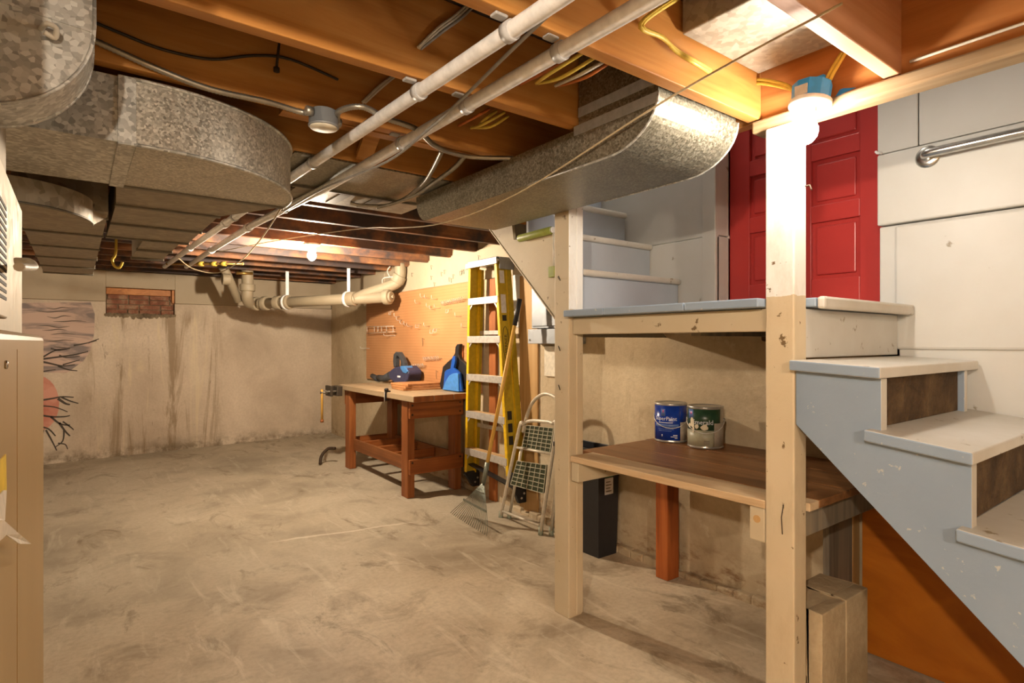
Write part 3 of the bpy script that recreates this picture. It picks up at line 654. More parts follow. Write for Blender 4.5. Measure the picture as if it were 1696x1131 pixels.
for y, xa, xb in ((2.286, 0.10, 0.635), (2.62, 0.115, 0.475), (3.05, 0.117, 0.473), (3.45, 0.115, 0.475), (3.85, 0.27, 0.445), (4.25, 0.27, 0.445)):
    MB().box(xa, xb, y - 0.012, y + 0.012, zb - 0.005, zb + 0.012).build('seam', 'seam_metal', d2, 0.002)
# second trunk with its own rounded elbow
d3 = thing('trunk_duct', (-0.1, 3.8, 1.66), 'dull gray trunk duct with cross seams running to the far wall', 'duct')
MB().box(-0.185, 0.10, 2.72, 5.35, 1.70, 1.885).build('trunk', 'duct_dull', d3)
for y in (2.85, 3.35, 3.85, 4.35, 4.85, 5.33): MB().box(-0.19, 0.105, y - 0.012, y + 0.012, 1.692, 1.72).build('seam', 'seam_metal', d3, 0.002)
arc = [(-0.2 + 0.25 * math.sin(q), 2.33 + 0.3 - 0.3 * math.cos(q)) for q in [PI / 2 * k / 14 for k in range(15)]]
MB().prism([(-0.62, 2.33)] + arc + [(0.05, 2.72), (-0.62, 2.72)], 'z', 1.63, 1.71).build('elbow', 'duct_dull', d3)
MB().tube([(-0.62, 2.328, 1.63)] + [(x, y - 0.001, 1.63) for x, y in arc], 0.004, 6).build('rim', 'seam_metal', d3)
MB().hexa([(-0.2, 2.70, 1.64), (0.05, 2.70, 1.64), (0.10, 2.84, 1.70), (-0.185, 2.84, 1.70), (-0.2, 2.70, 1.7), (0.05, 2.70, 1.7), (0.10, 2.84, 1.88), (-0.185, 2.84, 1.88)]).build('transition', 'duct_dull', d3)
# branch duct over the landing
d4 = thing('branch_duct', (1.5, 1.75, 1.76), 'galvanized branch duct with rounded ends crossing above the landing', 'duct')
xa, xb = 1.295, 1.688; zb, zt = 1.762, 1.886
near = [(1.035 + 0.19 - 0.19 * math.sin(q), zb + 0.137 - 0.137 * math.cos(q)) for q in [PI / 2 * k / 14 for k in range(15)]]
farc = [(2.47 - 0.10 + 0.10 * math.sin(q), zb + 0.115 - 0.115 * math.cos(q)) for q in [PI / 2 * k / 10 for k in range(11)]]
S1, S2 = 1.62, 2.10
MB().prism([(S1, zb)] + near + [(1.035, 1.899), (1.365, 1.899), (1.365, zt), (S1, zt)], 'x', xa, xb, 0, 0).build('elbow', 'galvanized_warm', d4)
MB().box(xa + 0.001, xb - 0.001, S1 + 0.001, S2, zb + 0.001, zt).build('duct_section', 'galvanized_warm', d4)
MB().prism([(S2 + 0.001, zt), (S2 + 0.001, zb + 0.001)] + farc + [(2.47, zt)], 'x', xa, xb).build('end_section', 'galvanized_warm', d4)
for x in (xa - 0.001, xb + 0.001):
    MB().tube([(x, S1, zb)] + [(x, y, z) for y, z in near], 0.0035, 6).build('rim', 'galvanized', d4)
MB().box(1.30, 1.684, 1.04, 1.36, 1.90, 2.13).build('boot', 'galvanized_warm', d4)
MB().box(xa - 0.003, xa + 0.002, 1.035, 1.375, 1.868, 1.898).build('sealing_tape', 'tape_gray', d4)
MB().box(1.297, 1.30, 1.05, 1.36, 1.925, 1.955).build('sealing_tape', 'tape_gray', d4)
# pan in the joist bay by the trimmer
tag(MB().box(1.315, 1.70, 0.655, 0.972, 2.035, 2.13).build('joist_pan', 'galvanized_pan', None, 0.004), 'galvanized sheet pan set between the joists near the blue lamp box', 'duct')
pn = thing('return_pan', (1.0, 2.4, 1.89), 'flat sheet metal pan nailed under the joists behind the white pipes', 'duct')
MB().box(0.64, 1.46, 2.165, 2.60, 1.893, 1.899).build('sheet', 'galvanized_warm', pn)
MB().box(0.78, 1.40, 2.61, 2.84, 1.886, 1.899).build('sheet', 'duct_dull', pn)
MB().beam((0.70, 2.605, 1.888), (1.42, 2.605, 1.888), 0.012, 0.01).build('seam', 'seam_metal', pn)
for x in (0.98, 1.14): MB().box(x, x + 0.05, 2.62, 2.82, 1.8835, 1.8865).build('seam', 'seam_metal', pn)

# ------------------------------------------------------------------ furnace
fu = thing('furnace', (-0.45, 1.15, 0), 'tan furnace cabinet with gray metal plenum at the left edge', 'furnace')
def rrect(x0, x1, y0, y1, r, n=8):
    P = []
    for cx, cy, a0 in ((x1 - r, y1 - r, 0), (x0 + r, y1 - r, PI / 2), (x0 + r, y0 + r, PI), (x1 - r, y0 + r, 1.5 * PI)):
        for k in range(n + 1): a = a0 + PI / 2 * k / n; P.append((cx + r * math.cos(a), cy + r * math.sin(a)))
    return P
MB().prism(rrect(-0.80, -0.06, 0.5, 1.752, 0.035), 'z', 0.012, 1.214).build('cabinet', 'furnace_tan', fu, 0.012, 3)
MB().box(-0.0605, -0.0595, 0.966, 0.968, 0.02, 1.19).build('panel_seam', 'plank_tan', fu)
MB().box(-0.72, -0.10, 0.62, 1.757, 1.2145, 1.505).build('plenum', 'plenum_metal', fu, 0.003)
MB().box(-0.1, -0.085, 1.0, 1.19, 1.235, 1.42).build('grille_frame', 'plenum_metal', fu, 0.003)
for k in range(14): MB().box(-0.0855, -0.084, 1.03, 1.165, 1.262 + k * 0.0105, 1.267 + k * 0.0105).build('louver_slot', 'vent_dark', fu)
MB().box(-0.60, -0.16, 0.8, 1.44, 1.505, 1.9).build('riser', 'plenum_metal', fu)
MB().prism([(-0.62, 1.60), (-0.13, 1.60), (-0.13, 1.785), (-0.62, 1.785)], 'z', 1.5, 1.72).build('collar', 'duct_dull', fu, 0.003)
MB().lathe([(0.0045, 0), (0.0045, 0.002), (0.002, 0.003)], at_x(8, 604, -0.06), (1, 0, 0), 10).build('screw', 'steel_bright', fu)
MB().box(-0.84, -0.02, 0.46, 1.72, 0.0, 0.012).build('base_pad', 'block_concrete', fu)
lb = [at_x(-30, 790, -0.055), at_x(8, 752, -0.055), at_x(9, 812, -0.055), at_x(4, 850, -0.055), at_x(-30, 850, -0.055)]
MB().plate(lb, (1, 0, 0), 0.001).build('energy_label', 'label_yellow', fu)
MB().plate([at_x(-30, 852, -0.054), at_x(4, 812, -0.054), at_x(9, 812, -0.054), at_x(6, 862, -0.05), at_x(-30, 862, -0.05)], (1, 0, 0), 0.001).build('label_back', 'label_paper', fu)
p = [at_x(-12, 848, -0.053), at_x(6, 864, -0.05), at_x(30, 885, -0.046), at_x(50, 901, -0.045), at_x(30, 901, -0.046), at_x(8, 886, -0.05), at_x(-12, 905, -0.053)]
MB().plate(p, (1, 0, 0), 0.0012).build('peeling_tape', 'label_paper', fu)
q = at_x(24, 432, -0.09)
tag(MB().tube(smooth_path([q, q + Vector((0.02, -0.01, 0.0)), q + Vector((0.03, -0.07, -0.012)), q + Vector((0.035, -0.2, -0.03)), q + Vector((0.03, -0.4, -0.05))], 5), 0.006, 8).build('hose', 'cable_white'), 'short pale hose leaving the plenum above the furnace', 'hose')

# ------------------------------------------------------------------ white plastic pipes under the joists
def pvc(pts, label, clips):
    r = thing('plastic_pipe', tuple(pts[len(pts) // 2]), label, 'pipe', 'white plastic pipes under the joists')
    MB().tube(pts, 0.0185, 16).build('pipe', 'pvc_white', r)
    def on(y):
        for a, b_ in zip(pts[:-1], pts[1:]):
            if a.y <= y <= b_.y: return a.lerp(b_, (y - a.y) / (b_.y - a.y)), (b_ - a).normalized()
    for y in clips:
        p, d = on(y); c = MB().tube([p - d * 0.012, p + d * 0.012], 0.0225, 16)
        o = c.build('clip', 'strap_gray', r)
        MB().box(p.x - 0.045, p.x - 0.012, y - 0.012, y + 0.012, JZ - 0.008, JZ - 0.001).build('clip_tab', 'strap_gray', o, 0.003)
    for y in (3.6, 4.7):
        p, d = on(y); MB().tube([p - d * 0.03, p + d * 0.03], 0.024, 16).build('coupling', 'pvc_white', r)
    return r
pa = [Vector((0.79, -1.6, 1.872)), Vector((0.755, 0.847, 1.872)), Vector((0.706, 2.376, 1.872)), Vector((0.655, 4.6, 1.87)), Vector((0.63, 5.96, 1.868))]
pb = [Vector((0.93, -1.6, 1.872)), Vector((0.90, 0.736, 1.872)), Vector((0.872, 2.53, 1.872)), Vector((0.80, 3.5, 1.862)), Vector((0.79, 4.7, 1.866)), Vector((0.785, 5.85, 1.866))]
pvc(pa, 'white plastic pipe nearer the ducts, clipped under the joists', [1.0, 1.39, 2.18, 3.38])
pvc(pb, 'white plastic pipe nearer the landing, with a gray cable beside it', [1.0, 1.39, 1.785, 2.99])

# ------------------------------------------------------------------ cables and cords
def cable(name, pts, r, mat, label, cat='cable', group=None, k=6):
    return tag(MB().tube(smooth_path(pts, k), r, 7).build(name, mat), label, cat, group)
zc = 1.862
cable('coax_cable', [at_z(945, -10, 1.875), at_z(846, 84, 1.87), at_z(764, 165, 1.868), at_z(712, 212, 1.85), at_z(640, 268, 1.846), at_z(536, 312, 1.846), at_z(470, 350, 1.846)], 0.0045, 'cable_gray', 'thin gray cable crossing over the white pipe nearer the landing')
cable('clothesline', [(1.2525, 0.534, 1.893), (1.268, 0.976, 1.853), (1.279, 1.65, 1.738), (1.292, 2.2, 1.722), (1.33, 2.75, 1.79), (1.40, 3.37, 1.893), (1.10, 4.13, 1.893), (0.85, 5.0, 1.89)], 0.003, 'rope', 'thin cord sagging under the branch duct toward the far joists', 'cord', None, 5)
pts = [at_z(478, 325, 1.83), at_z(440, 385, 1.80), at_z(420, 410, 1.79), at_z(398, 432, 1.80), at_z(360, 452, 1.77), at_z(320, 445, 1.79), at_z(296, 428, 1.84)]
cable('loose_cord', pts, 0.004, 'rope', 'loose tan cord drooping below the elbow duct near the far wall', 'cord')
# armored cable with junction box
jb = thing('junction_box', (0.585, 1.79, 1.85), 'round metal junction box under the joists with armored cable', 'junction box')
jc = at_z(536, 210, 1.85)
MB().lathe([(0.034, 0.05), (0.043, 0.045), (0.043, 0.004), (0.045, 0.003), (0.045, 0.0), (0.04, -0.002)], jc, n=22).build('box', 'steel_box', jb)
MB().lathe([(0.04, 0.0), (0.04, -0.003), (0.012, -0.004), (0.002, -0.004)], jc + Vector((0, 0, -0.002)), n=20).build('cover', 'panel_white', jb)
for s_ in (-1, 1): MB().tube([jc + Vector((0.04 * s_, 0.02 * s_, 0.03)), jc + Vector((0.06 * s_, 0.02 * s_, 0.03))], 0.014, 10).build('connector', 'conduit_metal', jb)
def armored(pts, label, r=0.0095):
    q, rs = ribbed(pts, r, 0.009); return tag(MB().tube(q, rs, 8).build('armored_cable', 'conduit_metal'), label, 'cable', 'armored cables')
Yf = 1.752
armored([at_y(120, 50, Yf), at_y(180, 78, Yf), at_y(270, 118, Yf), at_y(350, 148, Yf), at_y(440, 168, Yf), at_y(500, 186, Yf), jc + Vector((-0.05, -0.02, 0.03))], 'ribbed armored cable stapled along the joist toward the junction box')
armored([jc + Vector((0.05, 0.02, 0.03)), at_z(562, 184, 1.885), at_z(600, 177, 1.888), at_z(640, 196, 1.888), at_z(690, 214, 1.886), at_z(716, 238, 1.886), at_z(745, 252, 1.886), at_z(785, 260, 1.886), at_z(850, 262, 1.888)], 'ribbed armored cable leaving the junction box toward the branch duct')
armored([at_z(732, 250, 1.889), at_z(716, 282, 1.878), at_z(700, 305, 1.872), at_z(672, 328, 1.868), at_z(640, 340, 1.868), at_z(600, 340, 1.872), at_z(580, 336, 1.88)], 'ribbed armored cable looping below the return pan, left of the pair')
armored([at_z(770, 258, 1.889), at_z(752, 278, 1.876), at_z(722, 300, 1.868), at_z(690, 322, 1.862), at_z(655, 336, 1.86), at_z(625, 344, 1.862)], 'ribbed armored cable looping below the return pan, right of the pair')
# flat cables
for i, (dx, dy) in enumerate(((0, 0), (5, 3), (-4, -2))):
    cable('cable', [at_y(797 + dx, -10 + dy, 1.365), at_y(760 + dx, 26 + dy, 1.36), at_y(730 + dx, 48 + dy, 1.36), at_y(694 + dx * 0.5, 80 + dy * 0.5, 1.366)], 0.004, 'cable_white' if i != 1 else 'cable_gray', ['white cable in the middle of three dropping down the near joist', 'gray cable, rightmost of three dropping down the near joist', 'white cable, leftmost of three dropping down the near joist'][i], 'cable', 'cables on the near joist')
for i in range(2):
    cable('cable', [at_y(655 + 4 * i, 122, 1.755), at_y(625 + 5 * i, 146, 1.752), at_y(600 + 4 * i, 170, 1.757)], 0.005, 'cable_white', ['short white cable above the junction box, left of the pair', 'short white cable above the junction box, right of the pair'][i], 'cable', 'white cables above the junction box')
for i, (A, B, C, m) in enumerate((((968, 86), (910, 122), (888, 138), 'cable_yellow'), ((990, 92), (930, 128), (892, 138), 'cable_yellow'), ((1004, 100), (960, 124), (920, 142), 'cable_white'), ((1012, 102), (970, 128), (926, 142), 'cable_orange'), ((975, 82), (905, 118), (860, 140), 'cable_orange'))):
    z = 1.925 + 0.004 * i
    cable('cable', [at_z(A[0], A[1], z + 0.03), at_z(B[0], B[1], z - 0.01), at_z(C[0], C[1], z + 0.02)], 0.005, m, ['straight yellow cable in the bundle behind the white pipe', 'drooping yellow cable in the bundle behind the white pipe', 'white cable in the bundle behind the white pipe', 'short orange cable at the right of the bundle behind the white pipe', 'long orange cable at the left of the bundle behind the white pipe'][i], 'cable', 'bundled cables through the joists', 5)
for i, (A, B, C, m) in enumerate((((836, 186), (800, 206), (780, 212), 'cable_yellow'), ((842, 192), (812, 210), (782, 211), 'cable_yellow'), ((810, 180), (790, 192), (760, 208), 'cable_orange'), ((822, 184), (800, 200), (792, 210), 'cable_yellow'))):
    z = 1.93 + 0.004 * i
    cable('cable', [at_z(A[0], A[1], z + 0.03), at_z(B[0], B[1], z - 0.012), at_z(C[0], C[1], z + 0.02)], 0.005, m, ['upper yellow cable of the small bunch beside the branch duct', 'lowest yellow cable of the small bunch beside the branch duct', 'orange cable of the small bunch beside the branch duct', 'short yellow cable at the left of the bunch beside the branch duct'][i], 'cable', 'cables bunched beside the branch duct', 5)
for i in range(2):
    cable('lamp_cable', [at_y(1125, -8 + 4 * i, 0.945), at_y(1060 + 4 * i, 40, 0.95), at_y(1096 + 2 * i, 62, 0.955), at_y(1122, 84 + 3 * i, 0.957), at_y(1160, 106 + 4 * i, 0.95), at_x(1210, 134 + 5 * i, 1.69), at_x(1260, 132 + 6 * i, 1.705), at_x(1300, 140 + 5 * i, 1.68), at_x(1314, 150, 1.66)], 0.0055, 'cable_yellow', ['upper yellow cable of two snaking along the joist to the lamp box', 'lower yellow cable of two snaking along the joist to the lamp box'][i], 'cable', 'yellow cables to the lamp box')
    cable('lamp_cable', [at_x(1366 + 6 * i, 138, 1.68), at_x(1376 + 6 * i, 118, 1.70), at_x(1394 + 6 * i, 88, 1.715)], 0.0055, 'cable_yellow', ['short yellow cable rising from the lamp box, left of the pair', 'short yellow cable rising from the lamp box, right of the pair'][i], 'cable', 'yellow cables above the lamp box')
cable('wire', [(1.725, 0.57, 1.925), (1.722, 0.4, 1.925), (1.722, 0.0, 1.925), (1.722, -0.5, 1.925)], 0.004, 'cable_white', 'pale wire along the trimmer above the white stairwell wall')

cable('black_cord', [at_y(150, 34, 1.755), at_y(200, 55, 1.757), at_y(270, 82, 1.757), at_y(350, 98, 1.757), at_y(420, 92, 1.757), at_y(480, 98, 1.757), at_y(560, 132, 1.757)], 0.004, 'wire_dark', 'dark old cord stapled in waves across the second joist')
tag(MB().tube([at_y(463, 66, 1.73), at_y(458, 112, 1.73)], 0.004, 6).lathe([(0.009, 0), (0.009, 0.012), (0.004, 0.014)], at_y(458, 112, 1.73), (0, 0, -1), 8).build('hanging_bolt', 'nail_dark'), 'rusty bolt hanging in front of the second joist', 'bolt')
# ------------------------------------------------------------------ lamps
def bulb_shape(c, up, R_=BULB_R):
    return MB().lathe([(0.004, -0.037), (0.018, -0.029), (R_ * 0.92, -0.014), (R_, 0.0), (R_ * 0.95, 0.012), (R_ * 0.72, 0.028), (0.015, 0.043), (0.0135, 0.055)], c, up, 14)
L1 = thing('lamp', (1.66, 0.79, 1.93), 'lit bulb hanging from a blue box and white lampholder by the post', 'lamp')
q = Vector((1.652, 0.79, 1.874)); up = Vector((0.14, -0.05, 1)).normalized()
MB().lathe([(0.05, 0.0), (0.052, 0.05), (0.0, 0.05)], q, up, 10, 0, False).build('box', 'box_blue', L1, 0.002)
MB().box(1.68, 1.728, 0.765, 0.805, 1.915, 1.955).build('box_neck', 'box_blue', L1, 0.004)
MB().plate([(1.70, 0.735, 1.888), (1.728, 0.70, 1.905), (1.728, 0.735, 1.915)], (0, 1, 0), 0.008).build('mount_ear', 'box_blue', L1)
MB().box(1.604, 1.6085, 0.775, 0.81, 1.885, 1.912).build('box_label', 'sticker_gray', L1)
MB().lathe([(0.056, 0.0), (0.056, -0.012), (0.04, -0.018), (0.03, -0.02), (0.027, -0.034), (0.02, -0.036)], q, up, 26).build('lampholder', 'porcelain', L1)
bulb_shape(q - up * 0.084, up).build('bulb', 'bulb_stair', L1)
MB().tube([q + Vector((-0.03, -0.03, -0.02)), q + Vector((-0.03, -0.03, -0.045))], 0.0015, 5).build('pull_chain', 'steel_bright', L1)
L2 = thing('lamp', (1.356, 4.175, 1.9), 'lit bare bulb on a far joist in front of the back wall', 'lamp')
q = Vector((1.345, 4.152, 1.899)); up = Vector((0, 0, 1))
MB().lathe([(0.055, 0.0), (0.055, -0.012), (0.035, -0.02), (0.025, -0.024), (0.022, -0.034)], q, up, 22).build('lampholder', 'porcelain', L2)
bulb_shape(q - up * 0.085, up).build('bulb', 'bulb_far', L2)
def added_lamp(loc, mat, label):  # out-of-view bulbs added for light the two visible ones lack
    L = thing('lamp', loc, label, 'lamp'); q = Vector(loc)
    MB().lathe([(0.055, 0.0), (0.055, -0.012), (0.035, -0.02), (0.025, -0.024), (0.022, -0.034)], q, (0, 0, 1), 22).build('lampholder', 'porcelain', L)
    bulb_shape(q - Vector((0, 0, 0.085)), (0, 0, 1)).build('bulb', mat, L)
added_lamp((2.12, 1.75, 3.599), 'added_bulb_head', 'bare bulb added out of view at the head of the stairs')  # added to brighten the stairwell wall and upper steps
added_lamp((-1.0, -0.4, 1.899), 'added_bulb_near', 'bare bulb added out of view on a joist behind the camera')  # added for the light that comes from the left of the camera
added_lamp((-0.6, -1.75, 1.899), 'added_bulb_rear', 'bare bulb added out of view by the wall behind the camera')  # added as general fill from behind the camera

# ------------------------------------------------------------------ cast iron drain
dp = thing('drain_pipe', (1.9, 5.6, 1.6), 'painted cast iron drain with hubs and elbows in the far corner', 'pipe')
A = Vector((1.46, 6.30, 1.585)); B = Vector((2.33, 4.98, 1.615)); D = (B - A).normalized()
def along(s_): return A + D * s_
LN = (B - A).length
MB().tube([along(0.0), along(LN - 0.02)], 0.052, 18).build('pipe', 'pipe_paint', dp)
st_ = Vector((1.363, 6.17, 0))
MB().tube(smooth_path([Vector((st_.x, st_.y, 1.93)), Vector((st_.x, st_.y, 1.70)), Vector((st_.x, st_.y + 0.02, 1.64)), Vector((st_.x + 0.03, st_.y + 0.08, 1.595)), along(-0.02), along(0.10)], 5), 0.054, 18).build('elbow', 'pipe_paint', dp)
MB().tube([(st_.x, st_.y, 1.70), (st_.x, st_.y, 1.77)], 0.072, 20).build('hub', 'pipe_paint', dp, 0.006)
for s_, w, r in ((0.02, 0.05, 0.07), (0.14, 0.06, 0.072), (0.30, 0.07, 0.07), (0.42, 0.05, 0.072), (LN - 0.42, 0.10, 0.07), (LN - 0.02, 0.06, 0.072)):
    MB().tube([along(s_ - w / 2), along(s_ + w / 2)], r, 20).build('hub', 'pipe_paint', dp, 0.008)
MB().tube([along(LN + 0.005), along(LN + 0.03)], 0.05, 18).build('cleanout_plug', 'pipe_paint', dp, 0.004)
MB().tube([along(LN + 0.03), along(LN + 0.05)], 0.02, 4).build('plug_nut', 'pipe_paint', dp)
w0 = along(LN - 0.36)
MB().tube(smooth_path([w0, w0 + Vector((0.08, -0.10, 0.05)), Vector((2.39, 4.99, 1.74)), Vector((2.425, 4.95, 1.82)), Vector((2.425, 4.95, 1.93))], 5), 0.054, 18).build('branch', 'pipe_paint', dp)
MB().tube([Vector((2.40, 4.975, 1.755)), Vector((2.425, 4.95, 1.82))], 0.068, 18).build('hub', 'pipe_paint', dp, 0.006)
MB().tube([(1.13, 6.12, 1.92), (1.18, 6.18, 1.86), (1.30, 6.26, 1.60)], 0.04, 16).build('branch', 'pipe_paint', dp)
MB().tube([(1.12, 6.10, 1.80), (1.19, 6.10, 1.80)], 0.055, 16).build('trap_fitting', 'pipe_paint', dp, 0.006)
MB().tube([(1.25, 6.12, 1.87), (1.40, 6.12, 1.875)], 0.016, 10).build('fitting', 'copper', dp)
for px, s_ in ((490, 0.40), (589, LN - 0.46)):
    p = along(s_)
    MB().beam((p.x, p.y - 0.03, p.z + 0.06), (p.x, p.y - 0.03, JZ - 0.001), 0.03, 0.004, (0, 1, 0)).build('hanger_strap', 'pvc_white', dp)
    MB().tube([p - D * 0.014, p + D * 0.014], 0.076, 20).build('strap_loop', 'pvc_white', dp)
MB().tube(smooth_path([(2.36, 5.02, 1.80), (2.33, 5.02, 1.86), (2.34, 4.98, 1.90)], 4), 0.006, 6).build('tie_wire', 'wire_metal', dp)
MB().tube(smooth_path([(2.30, 5.06, 1.74), (2.29, 5.02, 1.79), (2.36, 4.94, 1.80), (2.40, 4.90, 1.78)], 4), 0.006, 6).build('tie_wire', 'wire_metal', dp)
wp = thing('water_pipe', (0.9, 5.5, 1.86), 'thin copper water line with yellow fittings below the far joists', 'pipe')
A_ = at_z(276, 437, 1.862); B_ = at_z(402, 437, 1.862); MB().tube([A_, B_], 0.011, 10).build('pipe', 'copper', wp)
for f in (0.45, 0.62, 0.75): p = A_.lerp(B_, f); MB().tube([p - (B_ - A_).normalized() * 0.02, p + (B_ - A_).normalized() * 0.02], 0.02, 10).build('fitting', 'cable_yellow', wp)
MB().tube([B_, B_ + Vector((0.05, 0.3, 0.03))], 0.011, 10).build('pipe', 'copper', wp)
hy = [at_z(196, 414, 1.898), at_z(196, 414, 1.898) + Vector((0, 0, -0.03))]
yh = 4.0; P0 = at_y(192, 416, yh)
tag(MB().tube(smooth_path([Vector((P0.x, yh, JZ + 0.02)), P0 + Vector((0, 0, 0.0)), at_y(186, 430, yh), at_y(190, 441, yh), at_y(198, 443, yh), at_y(203, 434, yh)], 5), 0.007, 8).build('ceiling_hook', 'cable_yellow'), 'yellow coated hook hanging between the two trunk ducts', 'hook')

# ------------------------------------------------------------------ bricked-up window in the back wall
bw = thing('bricked_window', (0.53, YB + 0.06, 1.47), 'small wall opening bricked up under a brown wooden board', 'brick infill')
MB().box(0.237, 0.828, YB + 0.05, YB + 0.138, 1.472, 1.672).build('mortar_bed', 'mortar', bw)
z = 1.478
for row in range(4):
    x = 0.242 - (0.09 if row % 2 else 0); hgt = 0.044
    while x < 0.80:
        w = random.choice((0.17, 0.18, 0.09 if row != 1 else 0.175)); xa = max(x, 0.242); xb = min(x + w, 0.822)
        if xb - xa > 0.03: MB().box(xa, xb, YB + 0.028 + random.uniform(0, 0.012), YB + 0.06, z, z + hgt).build('brick', 'brick_red', bw, 0.005)
        x += w + 0.009
    z += hgt + 0.006
MB().box(0.24, 0.80, YB + 0.035, YB + 0.06, 1.674, 1.736).build('board', 'trimmer_fir', bw, 0.003)
MB().box(0.803, 0.827, YB + 0.0, YB + 0.06, 1.60, 1.738).build('side_board', 'trimmer_fir', bw, 0.003)
n = 40; top_ = [(0.225 + 0.615 * k / n, 1.482 + random.uniform(-0.006, 0.008)) for k in range(n + 1)]
bot_ = [(0.225 + 0.615 * k / n, 1.448 - 0.03 * math.sin(PI * k / n) * random.uniform(0.3, 1.0) + random.uniform(-0.01, 0.008)) for k in range(n + 1)]
b = MB(); dd = [random.uniform(0.004, 0.02) for _ in range(n + 1)]
v = [(x, YB - dd[k], z) for k, (x, z) in enumerate(top_)] + [(x, YB + 0.002, z) for x, z in bot_] + [(x, YB + 0.05, z) for x, z in top_]
b.add(v, [(k, k + 1, n + 2 + k, n + 1 + k) for k in range(n)] + [(2 * n + 2 + k, 2 * n + 3 + k, k + 1, k) for k in range(n)], 0, True)
b.build('rough_sill', 'mortar', bw)

# mural on the back wall
mu = thing('wall_mural', (0.0, YB - 0.004, 0.9), 'faded pink mural with black branches painted on the back wall', 'mural')
def on_back(pts, d): return [at_y(px, py, YB - d) for px, py in pts]
MB().plate(on_back([(20, 502), (150, 500), (157, 520), (156, 552), (150, 580), (138, 598), (110, 618), (60, 616), (20, 616)], 0.001), (0, -1, 0), 0.0006).build('painted_sky', 'mural_sky', mu)
arc_ = [(62 + 36 * math.cos(a), 668 + 46 * math.sin(a)) for a in [2 * PI * k / 26 for k in range(26)]]
MB().plate(on_back(arc_, 0.0015), (0, -1, 0), 0.0006).build('painted_sun', 'mural_red', mu)
BR = [([(60, 596), (90, 592), (120, 588), (146, 582)], 3.2), ([(70, 592), (92, 580), (112, 578)], 2.4), ([(98, 588), (110, 592), (132, 590)], 2), ([(62, 597), (88, 603), (104, 606), (124, 604)], 3), ([(96, 606), (112, 612), (128, 614)], 2.6), ([(104, 604), (118, 600), (132, 596)], 2),
      ([(84, 577), (98, 580), (116, 577)], 2.2), ([(122, 572), (140, 569), (160, 564)], 2.4), ([(146, 568), (156, 564), (164, 561)], 2), ([(60, 618), (78, 614), (92, 612)], 2),
      ([(62, 664), (86, 660), (104, 657), (122, 658)], 3), ([(96, 660), (108, 668), (116, 670)], 4), ([(102, 658), (116, 664), (130, 668)], 2.6), ([(64, 672), (90, 674), (112, 682)], 2.2),
      ([(60, 686), (84, 690), (106, 690), (116, 688)], 3), ([(84, 690), (100, 702), (116, 704)], 3), ([(98, 700), (108, 714), (116, 722)], 3.2), ([(104, 698), (118, 708), (122, 712)], 2), ([(62, 706), (80, 710), (92, 722)], 2.6), ([(76, 712), (86, 730), (94, 746)], 2.4), ([(106, 712), (104, 730), (92, 740)], 2.2), ([(96, 734), (108, 736), (112, 744)], 2), ([(72, 712), (66, 734), (62, 750)], 2)]
for pts, w in BR:
    P = smooth_path(on_back(pts, 0.0022), 4); n = len(P); up_ = []; dn = []
    for i, p in enumerate(P):
        d = (P[min(i + 1, n - 1)] - P[max(i - 1, 0)]).normalized(); nn = Vector((-d.z, 0, d.x)); ww = w * 0.0028 * (1.0 - 0.6 * i / n) + 0.001
        up_.append(p + nn * ww); dn.append(p - nn * ww)
    m = MB(); v = up_ + dn; m.add(v, [(i, i + 1, n + i + 1, n + i) for i in range(n - 1)]); m.add([p + Vector((0, -0.0006, 0)) for p in v], [(i, n + i, n + i + 1, i + 1) for i in range(n - 1)])
    m.build('painted_branch', 'mural_black', mu)
for k in range(9):
    y = 508 + k * 8 + random.uniform(-2, 2); xs = 55 + random.uniform(0, 40); L_ = random.uniform(35, 60)
    P = smooth_path(on_back([(xs, y), (xs + L_ / 3, y + random.uniform(-3, 3)), (xs + L_ * 2 / 3, y + random.uniform(-3, 3)), (min(152, xs + L_), y)], 0.002), 4); n = len(P); v = [p + Vector((0, 0, 0.004 * math.sin(PI * i / (n - 1)) + 0.001)) for i, p in enumerate(P)] + [p - Vector((0, 0, 0.004 * math.sin(PI * i / (n - 1)) + 0.001)) for i, p in enumerate(P)]
    MB().add(v, [(i, i + 1, n + i + 1, n + i) for i in range(n - 1)]).add([p + Vector((0, -0.0005, 0)) for p in v], [(i, n + i, n + i + 1, i + 1) for i in range(n - 1)]).build('painted_cloud', 'mural_gray', mu)

# ------------------------------------------------------------------ pegboard with hooks
pg = tag(MB().box(2.478, 2.487, 3.665, 5.86, 0.805, 1.672).build('pegboard', 'pegboard', None, 0.001), 'brown perforated pegboard on the wall above the workbench', 'pegboard')
def hook_mesh(kind):
    if kind == 'loop': P = [(0, 0, 0), (-0.035, 0, 0.0), (-0.04, 0.0, 0.012), (-0.04, 0.012, 0.02), (-0.035, 0.016, 0.0), (-0.02, 0.016, -0.014), (-0.002, 0.016, -0.014)]
    elif kind == 'j': P = [(0, 0, 0), (-0.05, 0.0, -0.004), (-0.06, 0.0, 0.008), (-0.06, 0.0, 0.03)]
    elif kind == 'long': P = [(0, 0, 0), (-0.004, 0.03, 0.0), (-0.006, 0.10, 0.002), (-0.02, 0.13, 0.0), (-0.05, 0.13, 0.004), (-0.055, 0.13, 0.022)]
    elif kind == 'u': P = [(0, 0, 0), (-0.03, 0, -0.002), (-0.032, 0.0, -0.03), (-0.032, 0.05, -0.03), (-0.03, 0.05, -0.002), (0, 0.05, 0)]
    else: P = [(0, 0, 0), (-0.015, 0.012, 0.012), (-0.02, -0.004, -0.03), (-0.012, 0.01, -0.06)]
    m = MB().tube([Vector(p) for p in P], 0.0024, 5); return m.build('pegboard_hook', 'wire_metal')
HK = {}
